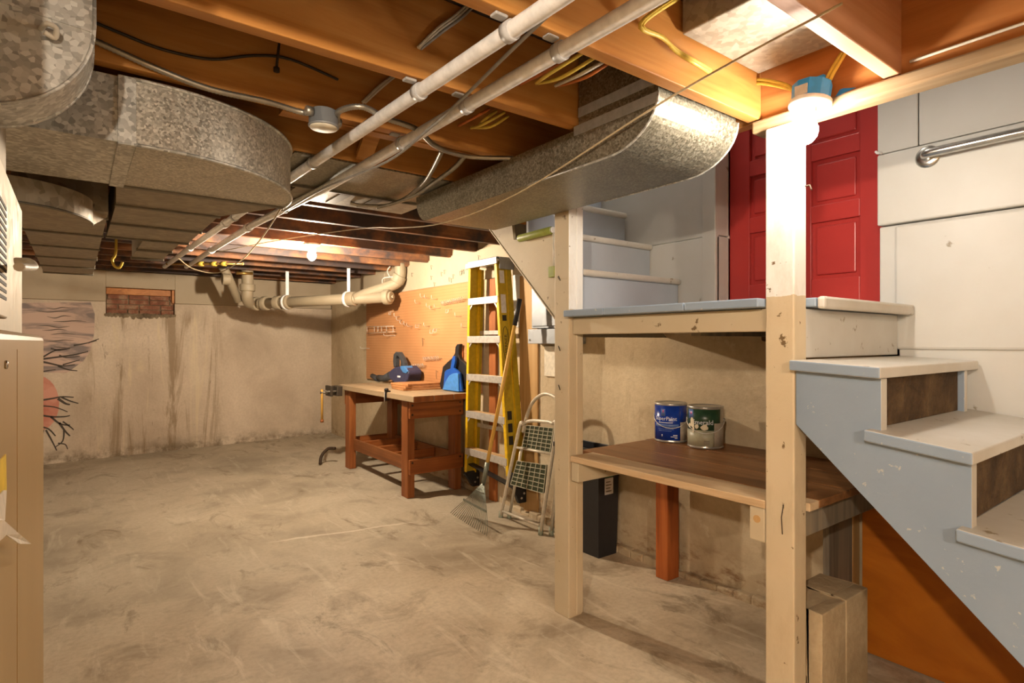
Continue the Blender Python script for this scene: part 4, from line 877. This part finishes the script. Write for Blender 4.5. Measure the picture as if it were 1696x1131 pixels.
def hook(kind, px, py, label, group, xx=2.479, mat=None):
    key = (kind, mat)
    if key not in HK:
        o = hook_mesh(kind); HK[key] = o
        if mat: o.data.materials[0] = M[mat]
    else: o = HK[key].copy(); COL.objects.link(o)
    o.location = at_x(px, py, xx); o.rotation_euler = (0, 0, random.uniform(-0.15, 0.15)); return tag(o, label, 'hook', group)
for k in range(13): hook('loop', 738 + 3.0 * k, 503 - 0.6 * k, 'wire loop hook in the row high on the pegboard beside the ladder', 'loop hooks high by the ladder')
for k in range(7): hook('loop', 689 + 3.0 * k, 607 - 0.3 * k, 'wire loop hook in the low row beside the leaf blower', 'loop hooks beside the blower')
for k in range(9): hook('loop', 708 + 3.0 * k, 595 - 0.2 * k, 'wire loop hook in the low row left of the dustpans', 'loop hooks left of the dustpans')
for (px, py, kd) in ((706, 492, 'j'), (712, 494, 'j'), (697, 502, 'j'), (725, 495, 'j'), (730, 510, 'j'), (722, 512, 'j'), (716, 508, 'j'), (748, 512, 'u'), (764, 524, 'j'), (652, 516, 'u'), (662, 524, 'j'), (666, 530, 'j'), (672, 536, 'j'), (678, 538, 'j'), (684, 540, 'j'), (698, 537, 'u'), (712, 540, 'j'), (722, 546, 'u'), (728, 544, 'u'), (655, 556, 'long'), (775, 542, 'j')):
    hook(kd, px, py, 'single bent wire hook scattered across the middle of the pegboard', 'scattered pegboard hooks')
hook('long', 612, 577, 'long white wire hook low on the left side of the pegboard', None)
for (px, py) in ((703, 562), (726, 616)): hook('dark', px, py, 'dark twisted metal hook on the pegboard above the wood stack' if px < 710 else 'dark twisted metal hook low on the pegboard near the black dustpan', None, 2.479, 'wire_dark')
for i in range(22):
    px = random.uniform(668, 830); py = 445 + random.uniform(0, 30) - (px - 668) * 0.22
    m = hook('dark', px, py + 6, 'thin dark peg stuck in the painted board above the pegboard', 'pegs in the painted board', 2.488, 'nail_dark'); m.scale = (0.8, 0.8, 0.5)
wrk = thing('wire_rack', tuple(at_x(628, 548, 2.46)), 'white wire tool rack on the left end of the pegboard', 'rack')
for (a, b_) in (((607, 541), (652, 540)), ((607, 552), (654, 549))): MB().tube([at_x(a[0], a[1], 2.44), at_x(b_[0], b_[1], 2.44)], 0.003, 6).build('rail', 'wire_metal', wrk)
for px in (608, 620, 626, 632, 640, 651): MB().tube([at_x(px, 541, 2.479), at_x(px, 542, 2.44), at_x(px, 551, 2.44), at_x(px, 547, 2.41)], 0.0028, 6).build('prong', 'wire_metal', wrk)

# ------------------------------------------------------------------ workbench
wbn = thing('workbench', (2.2, 4.5, 0.02), 'heavy brown wooden workbench with lower frame against the pegboard wall', 'workbench')
BX0, BX1, BY0, BY1, BZ = 1.955, 2.47, 3.77, 5.27, 0.80
for k in range(3):
    xa = BX0 + (BX1 - BX0) * k / 3; xb = BX0 + (BX1 - BX0) * (k + 1) / 3 - 0.003
    m = MB().box(xa, xb, BY0, BY1, BZ - 0.045, BZ); mi = []
    for f in m.f: mi.append(1 if max(m.v[i].y for i in f) < BY0 + 0.001 else 0)
    m.m = mi; m.build('top_board', ['bench_top_wood', 'bench_wood'], wbn, 0.004)
def leg(xa, xb, ya, yb): MB().box(xa, xb, ya, yb, min(floor_z(xa, ya), floor_z(xb, yb)), BZ - 0.046).build('leg', 'bench_wood', wbn, 0.004)
for xa, xb in ((1.985, 2.045), (2.40, 2.46)):
    leg(xa, xb, 3.925, 4.03); leg(xa, xb, 5.07, 5.18)
MB().box(1.99, 2.46, 3.895, 3.923, 0.62, 0.752).build('end_apron', 'bench_wood_x', wbn, 0.003)
MB().box(1.99, 2.46, 5.182, 5.21, 0.62, 0.752).build('end_apron', 'bench_wood_x', wbn, 0.003)
MB().box(2.46, 2.475, 3.95, 5.16, 0.60, 0.75).build('back_apron', 'bench_wood_y', wbn, 0.003)
MB().box(2.02, 2.045, 4.032, 5.068, 0.21, 0.31).build('stretcher', 'bench_wood_y', wbn, 0.003)
MB().box(2.43, 2.455, 4.032, 5.068, 0.21, 0.31).build('stretcher', 'bench_wood_y', wbn, 0.003)
MB().box(1.99, 2.46, 3.895, 3.923, 0.20, 0.31).build('stretcher', 'bench_wood_x', wbn, 0.003)
MB().box(2.047, 2.46, 5.182, 5.21, 0.20, 0.31).build('stretcher', 'bench_wood_x', wbn, 0.003)
for y in (4.30, 4.62, 4.93): MB().box(2.047, 2.428, y, y + 0.03, 0.225, 0.30).build('cross_slat', 'bench_wood_x', wbn, 0.003)
for y, z in ((3.894, 0.72), (3.894, 0.65), (3.894, 0.29)):
    for x in (2.01, 2.43): MB().lathe([(0.009, 0), (0.008, 0.003)], (x, y, z), (0, -1, 0), 8).build('bolt_head', 'nail_dark', wbn)
# vise at the far end
vz = thing('bench_vise', (1.95, 5.36, 0.74), 'small black metal vise with a wooden handle on the workbench end', 'vise')
MB().box(1.90, 1.953, 5.16, 5.30, 0.70, 0.79).build('jaw', 'wire_dark', vz, 0.006)
MB().box(1.84, 1.865, 5.16, 5.30, 0.70, 0.795).build('front_jaw', 'wire_dark', vz, 0.006)
for y in (5.18, 5.27): MB().tube([(1.80, y, 0.745), (1.95, y, 0.745)], 0.009, 8).build('guide_rod', 'seam_metal', vz)
MB().tube([(1.77, 5.225, 0.735), (1.90, 5.225, 0.735)], 0.012, 8).build('screw', 'seam_metal', vz)
MB().tube([(1.785, 5.225, 0.765), (1.785, 5.225, 0.735), (1.785, 5.225, 0.49)], 0.011, 8).build('handle', 'handle_wood', vz)
MB().tube([(1.785, 5.225, 0.49), (1.785, 5.225, 0.465)], 0.016, 8).build('handle_knob', 'bench_wood', vz)
# rake-like dark brace under far end
tag(MB().tube(smooth_path([(1.95, 5.34, floor_z(1.9, 5.3) + 0.15), (1.90, 5.40, floor_z(1.9, 5.4) + 0.14), (1.84, 5.40, floor_z(1.84, 5.4) + 0.08), (1.82, 5.38, floor_z(1.82, 5.38) + 0.008)], 4), 0.014, 8).build('iron_foot', 'nail_dark'), 'bent dark iron foot on the floor behind the workbench', 'iron rod')
# clamp on the front edge
cl = thing('small_clamp', tuple(at_x(640, 645, 1.95)), 'small black clamp gripping the front edge of the workbench', 'clamp')
q = at_x(639, 644, 1.95); q.z = 0.80
MB().box(1.945, 1.985, q.y - 0.012, q.y + 0.012, 0.801, 0.812).box(1.943, 1.953, q.y - 0.010, q.y + 0.010, 0.74, 0.812).box(1.943, 1.975, q.y - 0.010, q.y + 0.010, 0.735, 0.742).build('frame', 'black_plastic', cl)
MB().lathe([(0.016, 0), (0.018, 0.01), (0.012, 0.02)], (1.955, q.y, 0.812), n=10).build('knob', 'black_plastic', cl)
MB().tube([(1.941, q.y + 0.006, 0.80), (1.939, q.y + 0.006, 0.70)], 0.002, 5).build('string', 'cable_white', cl)
# stacked boards
for k in range(3):
    a = math.radians(-6 + 5 * k); cx, cy = 2.285 + 0.006 * k, 4.36 + 0.01 * k; hx, hy = 0.165, 0.14
    P = [(cx + sx * hx * math.cos(a) - sy * hy * math.sin(a), cy + sx * hx * math.sin(a) + sy * hy * math.cos(a)) for sx, sy in ((-1, -1), (1, -1), (1, 1), (-1, 1))]
    tag(MB().prism(P, 'z', BZ + 0.001 + 0.018 * k, BZ + 0.0175 + 0.018 * k).build('wood_board', 'board_wood', None, 0.002), ['tan board at the bottom of the wood stack on the workbench', 'tan board in the middle of the wood stack on the workbench', 'tan board on top of the wood stack on the workbench'][k], 'board', 'stacked boards on the workbench')
# leaf blower
lbw = thing('leaf_blower', (2.36, 4.9, 0.8), 'navy and gray handheld leaf blower lying on the workbench', 'leaf blower')
def YZ(pts, X): return [(at_x(px, py, X).y, at_x(px, py, X).z) for px, py in pts]
def sc1(px, py): return (600 + px * 190 / 1696.0, 560 + py * 190 / 1696.0)
XB = 2.33
body = [sc1(*p) for p in ((410, 470), (440, 430), (500, 385), (580, 370), (640, 365), (700, 430), (712, 480), (690, 570), (660, 640), (600, 655), (540, 640), (480, 610), (425, 560))]
P = YZ(body, XB); lo = min(p[1] for p in P); sh_ = BZ + 0.008 - lo
def lift(P): return [(y, z + sh_) for y, z in P]
MB().prism(lift(P), 'x', XB - 0.02, XB + 0.12).build('motor_housing', 'blower_navy', lbw, 0.018, 3)
hd = [sc1(*p) for p in ((490, 390), (480, 300), (488, 200), (520, 160), (560, 165), (600, 230), (640, 320), (645, 380), (605, 380), (595, 300), (560, 230), (535, 215), (522, 260), (520, 380))]
MB().prism(lift(YZ(hd, XB + 0.05)), 'x', XB + 0.03, XB + 0.075).build('handle', 'blower_gray', lbw, 0.006)
bt = [sc1(*p) for p in ((600, 370), (645, 365), (705, 445), (690, 480), (640, 465), (605, 410))]
MB().prism(lift(YZ(bt, XB)), 'x', XB - 0.028, XB + 0.06).build('battery', 'blower_blue', lbw, 0.006)
tb = lift(YZ([sc1(420, 510), sc1(330, 560), sc1(240, 600)], XB + 0.05))
MB().tube([(XB + 0.05, y, max(z, BZ + 0.042)) for y, z in tb], [0.04, 0.034, 0.03], 14).build('tube', 'blower_gray', lbw)
tb = lift(YZ([sc1(250, 595), sc1(215, 600), sc1(150, 545)], XB + 0.05))
MB().tube([(XB + 0.05, tb[0][0], max(tb[0][1], BZ + 0.035)), (XB + 0.05, tb[1][0], BZ + 0.034), (XB + 0.05, tb[2][0], BZ + 0.055)], [0.032, 0.03, 0.024], 14).build('nozzle', 'blower_gray', lbw)
o_ = at_x(*sc1(540, 525), XB - 0.022)
MB().box(XB - 0.0215, XB - 0.0205, o_.y - 0.03, o_.y + 0.03, o_.z + sh_ - 0.008, o_.z + sh_ + 0.008).build('brand_mark', 'lettering_white', lbw, 0.0)
# dustpans
XD = 2.40
bp = thing('dustpan', (XD, 4.02, 0.8), 'bright blue dustpan standing on the workbench in front of a black one', 'dustpan')
out = [sc1(*p) for p in ((1190, 755), (1200, 660), (1215, 490), (1240, 460), (1300, 440), (1318, 330), (1335, 255), (1365, 255), (1370, 330), (1350, 430), (1400, 470), (1435, 510), (1470, 780))]
P = YZ(out, XD); lo = min(p[1] for p in P); P = [(y, z + BZ + 0.003 - lo) for y, z in P]
MB().prism(P, 'x', XD, XD + 0.02).build('pan', 'blue_plastic', bp, 0.004)
inn = [sc1(*p) for p in ((1192, 752), (1235, 640), (1290, 545), (1340, 515), (1400, 505), (1425, 520), (1432, 782))]
P = [(y, z + BZ + 0.004 - lo) for y, z in YZ(inn, XD - 0.006)]
MB().prism(P, 'x', XD - 0.012, XD - 0.001).build('pan_flap', 'blue_plastic_light', bp, 0.003)
kp = thing('dustpan', (2.44, 3.98, 0.8), 'black dustpan with tall loop handle behind the blue one', 'dustpan')
XK = 2.435
out = [sc1(*p) for p in ((1145, 690), (1170, 560), (1190, 440), (1260, 370), (1330, 310), (1368, 240), (1375, 150), (1400, 110), (1440, 105), (1425, 180), (1420, 260), (1440, 330), (1500, 380), (1540, 420), (1560, 700), (1560, 770), (1160, 770))]
P = YZ(out, XK); lo = min(p[1] for p in P); P = [(y, z + BZ + 0.003 - lo) for y, z in P]
MB().prism(P, 'x', XK, XK + 0.03).build('pan', 'black_plastic', kp, 0.004)
tag(MB().tube(smooth_path([at_x(*sc1(1480, 345), 2.472), at_x(*sc1(1490, 230), 2.472), at_x(*sc1(1475, 130), 2.472), at_x(*sc1(1470, 200), 2.472), at_x(*sc1(1470, 330), 2.472)], 4), 0.007, 6).build('brush_handle', 'leg_wood'), 'reddish brown looped handle hanging beside the black dustpan', 'handle')

# ------------------------------------------------------------------ step ladder hung against the wall
la = thing('step_ladder', (2.42, 3.4, 0.1), 'folded yellow fiberglass step ladder with aluminum steps against the wall', 'ladder')
XF = 2.345; LT, RT_, LB, RB = at_x(776, 441, XF), at_x(822, 440, XF), at_x(769, 781, XF), at_x(843, 790, XF)
zt = LT.z; zb_ = LB.z
def yl(z, s_):
    f = (zt - z) / (zt - zb_); return LT.y + (LB.y - LT.y) * f if s_ > 0 else RT_.y + (RB.y - RT_.y) * f
for s_ in (-1, 1):
    def q_(z, x): return Vector((x, yl(z, s_), z))
    zb2 = zb_ if s_ > 0 else RB.z
    for name_, xa, xb, wi, m_ in (('rail_flange', XF, XF + 0.006, 0.028, 'ladder_yellow'), ('rail_web', XF + 0.006, XF + 0.078, 0.006, 'ladder_yellow_shaded'), ('rail_flange', XF + 0.078, XF + 0.084, 0.028, 'ladder_yellow')):
        a = yl(zt, s_); b_ = yl(zb2, s_); ia = a - s_ * wi; ib = b_ - s_ * wi
        m = MB().hexa([(xa, min(b_, ib), zb2), (xb, min(b_, ib), zb2), (xb, max(b_, ib), zb2), (xa, max(b_, ib), zb2), (xa, min(a, ia), zt), (xb, min(a, ia), zt), (xb, max(a, ia), zt), (xa, max(a, ia), zt)])
        m.build(name_, m_, la, 0.002)
    # rear rail
    a = yl(zt, s_) - s_ * 0.01; b_ = yl(0.2, s_) + s_ * 0.01
    MB().beam((2.455, a, zt - 0.02), (2.462, b_, 0.20), 0.006, 0.045, (1, 0, 0)).build('rear_rail', 'ladder_yellow_shaded', la, 0.002)
    MB().beam((2.436, a - s_ * 0.012, zt - 0.02), (2.441, b_ - s_ * 0.012, 0.20), 0.024, 0.006, (1, 0, 0)).build('rear_rail_flange', 'ladder_yellow', la)
    b0 = yl(0.12, s_)
    MB().plate([(XF + 0.02, b0 - 0.008, zb2 + 0.03), (XF + 0.004, b0 - 0.008, zb2 - 0.02), (2.42, b0 - 0.008, 0.09), (2.484, b0 - 0.008, 0.09), (2.484, b0 - 0.008, 0.19), (2.46, b0 - 0.008, 0.26)], (0, 1, 0), 0.03).build('foot', 'black_plastic', la, 0.004)
    for k in range(2): MB().lathe([(0.008, 0), (0.008, 0.003)], (2.44 + 0.022 * k, b0 - 0.008, 0.125 + 0.03 * k), (0, -1, 0), 8).build('rivet', 'aluminum', la)
MB().beam((2.40, yl(0.2, -1), 0.20), (2.40, yl(0.2, 1), 0.27), 0.05, 0.01).build('foot_brace', 'black_plastic', la)
for z in [at_x(805, py_, XF).z for py_ in (496, 561, 626, 690, 755)]:
    ya, yb = yl(z, -1) + 0.008, yl(z, 1) - 0.008
    MB().box(XF - 0.004, XF + 0.01, ya, yb, z - 0.03, z + 0.02).box(XF + 0.01, XF + 0.075, ya, yb, z - 0.004, z + 0.012).build('step', 'aluminum', la, 0.002)
    o = MB()
    for k in range(4): o.box(XF + 0.012 + 0.015 * k, XF + 0.023 + 0.015 * k, ya, yb, z + 0.012, z + 0.018)
    o.build('step_tread', 'step_tan', la)
    for s_ in (-1, 1):
        e = yl(z, s_) - s_ * 0.008
        MB().beam((XF + 0.005, e - s_ * 0.045, z - 0.028), (XF + 0.005, e, z - 0.075), 0.012, 0.004, (1, 0, 0)).build('step_brace', 'aluminum', la)
for z in (0.55, 0.9, 1.25): MB().box(2.442, 2.452, yl(z, -1) + 0.01, yl(z, 1) - 0.01, z, z + 0.03).build('rear_bar', 'aluminum', la, 0.002)
ca, cb = RT_.y - 0.02, LT.y + 0.02
MB().box(XF - 0.012, 2.485, ca, cb, zt, zt + 0.015).box(XF - 0.016, XF - 0.004, ca - 0.002, cb + 0.002, zt - 0.02, zt + 0.017).build('top_cap', 'aluminum', la, 0.003)
MB().box(XF - 0.005, 2.483, ca + 0.012, cb - 0.012, zt + 0.015, zt + 0.033).build('cap_tray', 'steel_box', la, 0.005)
MB().box(XF + 0.01, 2.483, ca - 0.005, ca, zt - 0.055, zt + 0.03).build('cap_end', 'steel_box', la, 0.004)
# labels on the outer web of the near rail
def web(zc_, dx): return (XF + dx, yl(zc_, -1) - 0.0006, zc_)
def web_patch(z0, z1, x0, x1, mat, name_='label'):
    m = MB().hexa([(x0, yl(z0, -1) - 0.0012, z0), (x1, yl(z0, -1) - 0.0012, z0), (x1, yl(z0, -1) + 0.0003, z0), (x0, yl(z0, -1) + 0.0003, z0), (x0, yl(z1, -1) - 0.0012, z1), (x1, yl(z1, -1) - 0.0012, z1), (x1, yl(z1, -1) + 0.0003, z1), (x0, yl(z1, -1) + 0.0003, z1)])
    m.build(name_, mat, la)
web_patch(1.61, 1.70, XF + 0.02, XF + 0.06, 'sticker_gray'); web_patch(1.40, 1.53, XF + 0.02, XF + 0.062, 'sticker_gray'); web_patch(1.345, 1.385, XF + 0.025, XF + 0.06, 'lettering_black')
for k in range(3): web_patch(0.66 - 0.085 * k, 0.72 - 0.085 * k, XF + 0.02, XF + 0.058, 'lettering_black', 'warning_print')
V, Fc = text_mesh('WERNER', 0.036); w = max(v.x for v in V)
MB().add([(XF + 0.056 - v.y, yl(1.10 + v.x, -1) - 0.0012, 1.105 + v.x) for v in V], Fc).build('lettering', 'lettering_black', la)
ov = [(XF + 0.043 + 0.026 * math.cos(a), 1.19 + 0.115 * math.sin(a)) for a in [2 * PI * k / 28 for k in range(29)]]
MB().tube([(x, yl(z, -1) - 0.001, z) for x, z in ov], 0.0018, 5).build('logo_oval', 'lettering_black', la)

# planks leaning behind ladder
tag(MB().box(2.474, 2.497, 3.475, 3.56, floor_z(2.46, 3.5), 1.668).build('plank', 'plank_brown', None, 0.003), 'reddish brown plank upright behind the ladder steps', 'plank')
tag(MB().box(2.486, 2.4985, 3.0, 3.2, floor_z(2.46, 3.1), 1.66).build('plank', 'plank_tan', None, 0.003), 'wide tan plank upright between ladder and electrical panel', 'plank')
# electrical panel
ep = thing('electrical_panel', (2.45, 2.85, 1.2), 'gray metal electrical panel on the wall behind the stair side', 'electrical panel')
MB().box(2.425, 2.4985, 2.62, 2.99, 1.285, 1.66).build('box', 'steel_box', ep, 0.004)
MB().box(2.418, 2.426, 2.64, 2.975, 1.30, 1.65).build('door', 'steel_box', ep, 0.003)
MB().box(2.395, 2.4985, 2.55, 2.992, 1.185, 1.28).build('wire_trough', 'steel_box', ep, 0.003)
MB().box(2.42, 2.498, 2.88, 2.975, 1.60, 1.70).build('breaker_box', 'blower_gray', ep, 0.003)
MB().lathe([(0.008, 0), (0.006, 0.004)], (2.395, 2.97, 1.21), (-1, 0, 0), 8).build('screw', 'steel_bright', ep)
MB().tube(smooth_path([(2.417, 2.79, 1.40), (2.41, 2.76, 1.37), (2.417, 2.73, 1.36)], 4), 0.004, 6).build('latch', 'black_plastic', ep)
tag(MB().box(2.484, 2.4985, 2.73, 2.93, 0.97, 1.17).build('cover_plate', 'panel_white', None, 0.003), 'cream square board screwed below the electrical panel', 'board')

# ------------------------------------------------------------------ rake
rk = thing('leaf_rake', (2.05, 3.18, 0), 'metal fan rake with wooden handle standing in front of the ladder', 'rake')
H0 = at_x(805, 778, 2.13); H1 = at_x(861, 495, 2.30)
dirh = (H1 - H0).normalized(); G = H0 + (H1 - H0) * 0.845
MB().tube([H0, G], 0.0125, 12).build('handle', 'handle_wood', rk)
MB().tube([G, H1], 0.0155, 12).build('grip', 'black_plastic', rk)
MB().tube([H0 - dirh * 0.09, H0 + dirh * 0.05], [0.014, 0.016], 12).build('ferrule', 'rake_metal', rk)
F0 = H0 - dirh * 0.09; NT_ = 20
L0 = at_z(745, 851, 0.004); L1_ = at_z(806, 888, 0.004)
for k in range(NT_):
    f = k / (NT_ - 1); tip = L0.lerp(L1_, f); knee = F0.lerp(tip, 0.88) + Vector((0.012, 0, 0.012))
    MB().tube([F0 + Vector((0, (0.5 - f) * 0.02, 0)), F0.lerp(tip, 0.5) + Vector((0.01, 0, 0.006)), knee, tip + Vector((0, 0, 0.002))], 0.002, 5).build('tine', 'rake_metal', rk)
sa = F0.lerp(L0, 0.56) + Vector((0, 0, 0.008)); sb_ = F0.lerp(L1_, 0.56) + Vector((0, 0, 0.008))
MB().beam(sa + (sa - sb_) * 0.03, sb_ + (sb_ - sa) * 0.03, 0.006, 0.014).build('spacer_bar', 'rake_metal', rk)
MB().tube([F0.lerp(L0, 0.2), F0.lerp(L1_, 0.2)], 0.004, 6).build('brace_wire', 'rake_metal', rk)

# ------------------------------------------------------------------ folding step stool
so = thing('step_stool', (2.33, 2.95, 0), 'folding metal step stool with dark grid steps leaning on the wall', 'step stool')
def xs(z): return 2.297 + 0.012 * z / 0.85
def sp(px, py):
    X_ = 2.36
    for _ in range(6): X_ = xs(at_x(px, py, X_).z)
    return at_x(px, py, X_)
ll = [sp(831, 855), sp(859, 714), sp(866, 703), sp(876, 697)]
z0 = ll[0]; 
MB().tube(smooth_path([Vector((xs(0.0), 3.165, 0.012)), sp(859, 714), sp(866, 702), sp(880, 697), sp(900, 698), sp(914, 701), sp(920, 716), Vector((xs(0.0), 2.745, 0.012))], 6), 0.0115, 10).build('front_frame', 'stool_tube', so)
MB().tube(smooth_path([sp(862, 716) + Vector((0.02, 0, 0)), sp(866, 699) + Vector((0.02, 0, 0)), sp(876, 670) + Vector((0.02, 0, 0)), sp(893, 654) + Vector((0.02, 0, 0)), sp(910, 655) + Vector((0.02, 0, 0)), sp(920, 668) + Vector((0.02, 0, 0)), sp(923, 716) + Vector((0.02, 0, 0))], 6), 0.0115, 10).build('handle_loop', 'stool_tube', so)
MB().tube([sp(857, 740) + Vector((0.02, -0.02, 0)), Vector((2.335, 3.12, 0.012))], 0.0105, 10).build('rear_leg', 'stool_tube', so)
MB().tube([sp(922, 752) + Vector((0.025, 0.0, 0)), Vector((2.345, 2.70, 0.012))], 0.0105, 10).build('rear_leg', 'stool_tube', so)
MB().tube([Vector((xs(0.05), 3.15, 0.055)), Vector((xs(0.05), 2.76, 0.055))], 0.009, 8).build('cross_bar', 'stool_tube', so)
MB().tube([sp(856, 741), sp(914, 752)], 0.008, 8).build('cross_bar', 'stool_tube', so)
for y, x in ((3.165, xs(0)), (2.745, xs(0)), (3.12, 2.335), (2.70, 2.345)): MB().tube([(x, y, 0.0015), (x + 0.004, y, 0.05)], 0.0155, 10).build('foot', 'stool_foot', so)
def panel(c, nu, nv):
    A_, B_, C_, D_ = [sp(*p) for p in c]; nrm = (B_ - A_).cross(D_ - A_).normalized()
    if nrm.x > 0: nrm = -nrm
    MB().plate([A_, B_, C_, D_], -nrm, 0.012).build('step', 'stool_green', so, 0.004)
    for k in range(nu + 1):
        f = k / nu; MB().beam(A_.lerp(B_, f) + nrm * 0.002, D_.lerp(C_, f) + nrm * 0.002, 0.0035, 0.004, nrm).build('grid_bar', 'stool_grid', so)
    for k in range(nv + 1):
        f = k / nv; MB().beam(A_.lerp(D_, f) + nrm * 0.002, B_.lerp(C_, f) + nrm * 0.002, 0.0035, 0.004, nrm).build('grid_bar', 'stool_grid', so)
panel(((872, 704), (917, 709), (911, 749), (865, 740)), 6, 6)
panel(((857, 763), (905, 770), (900, 817), (846, 802)), 6, 6)
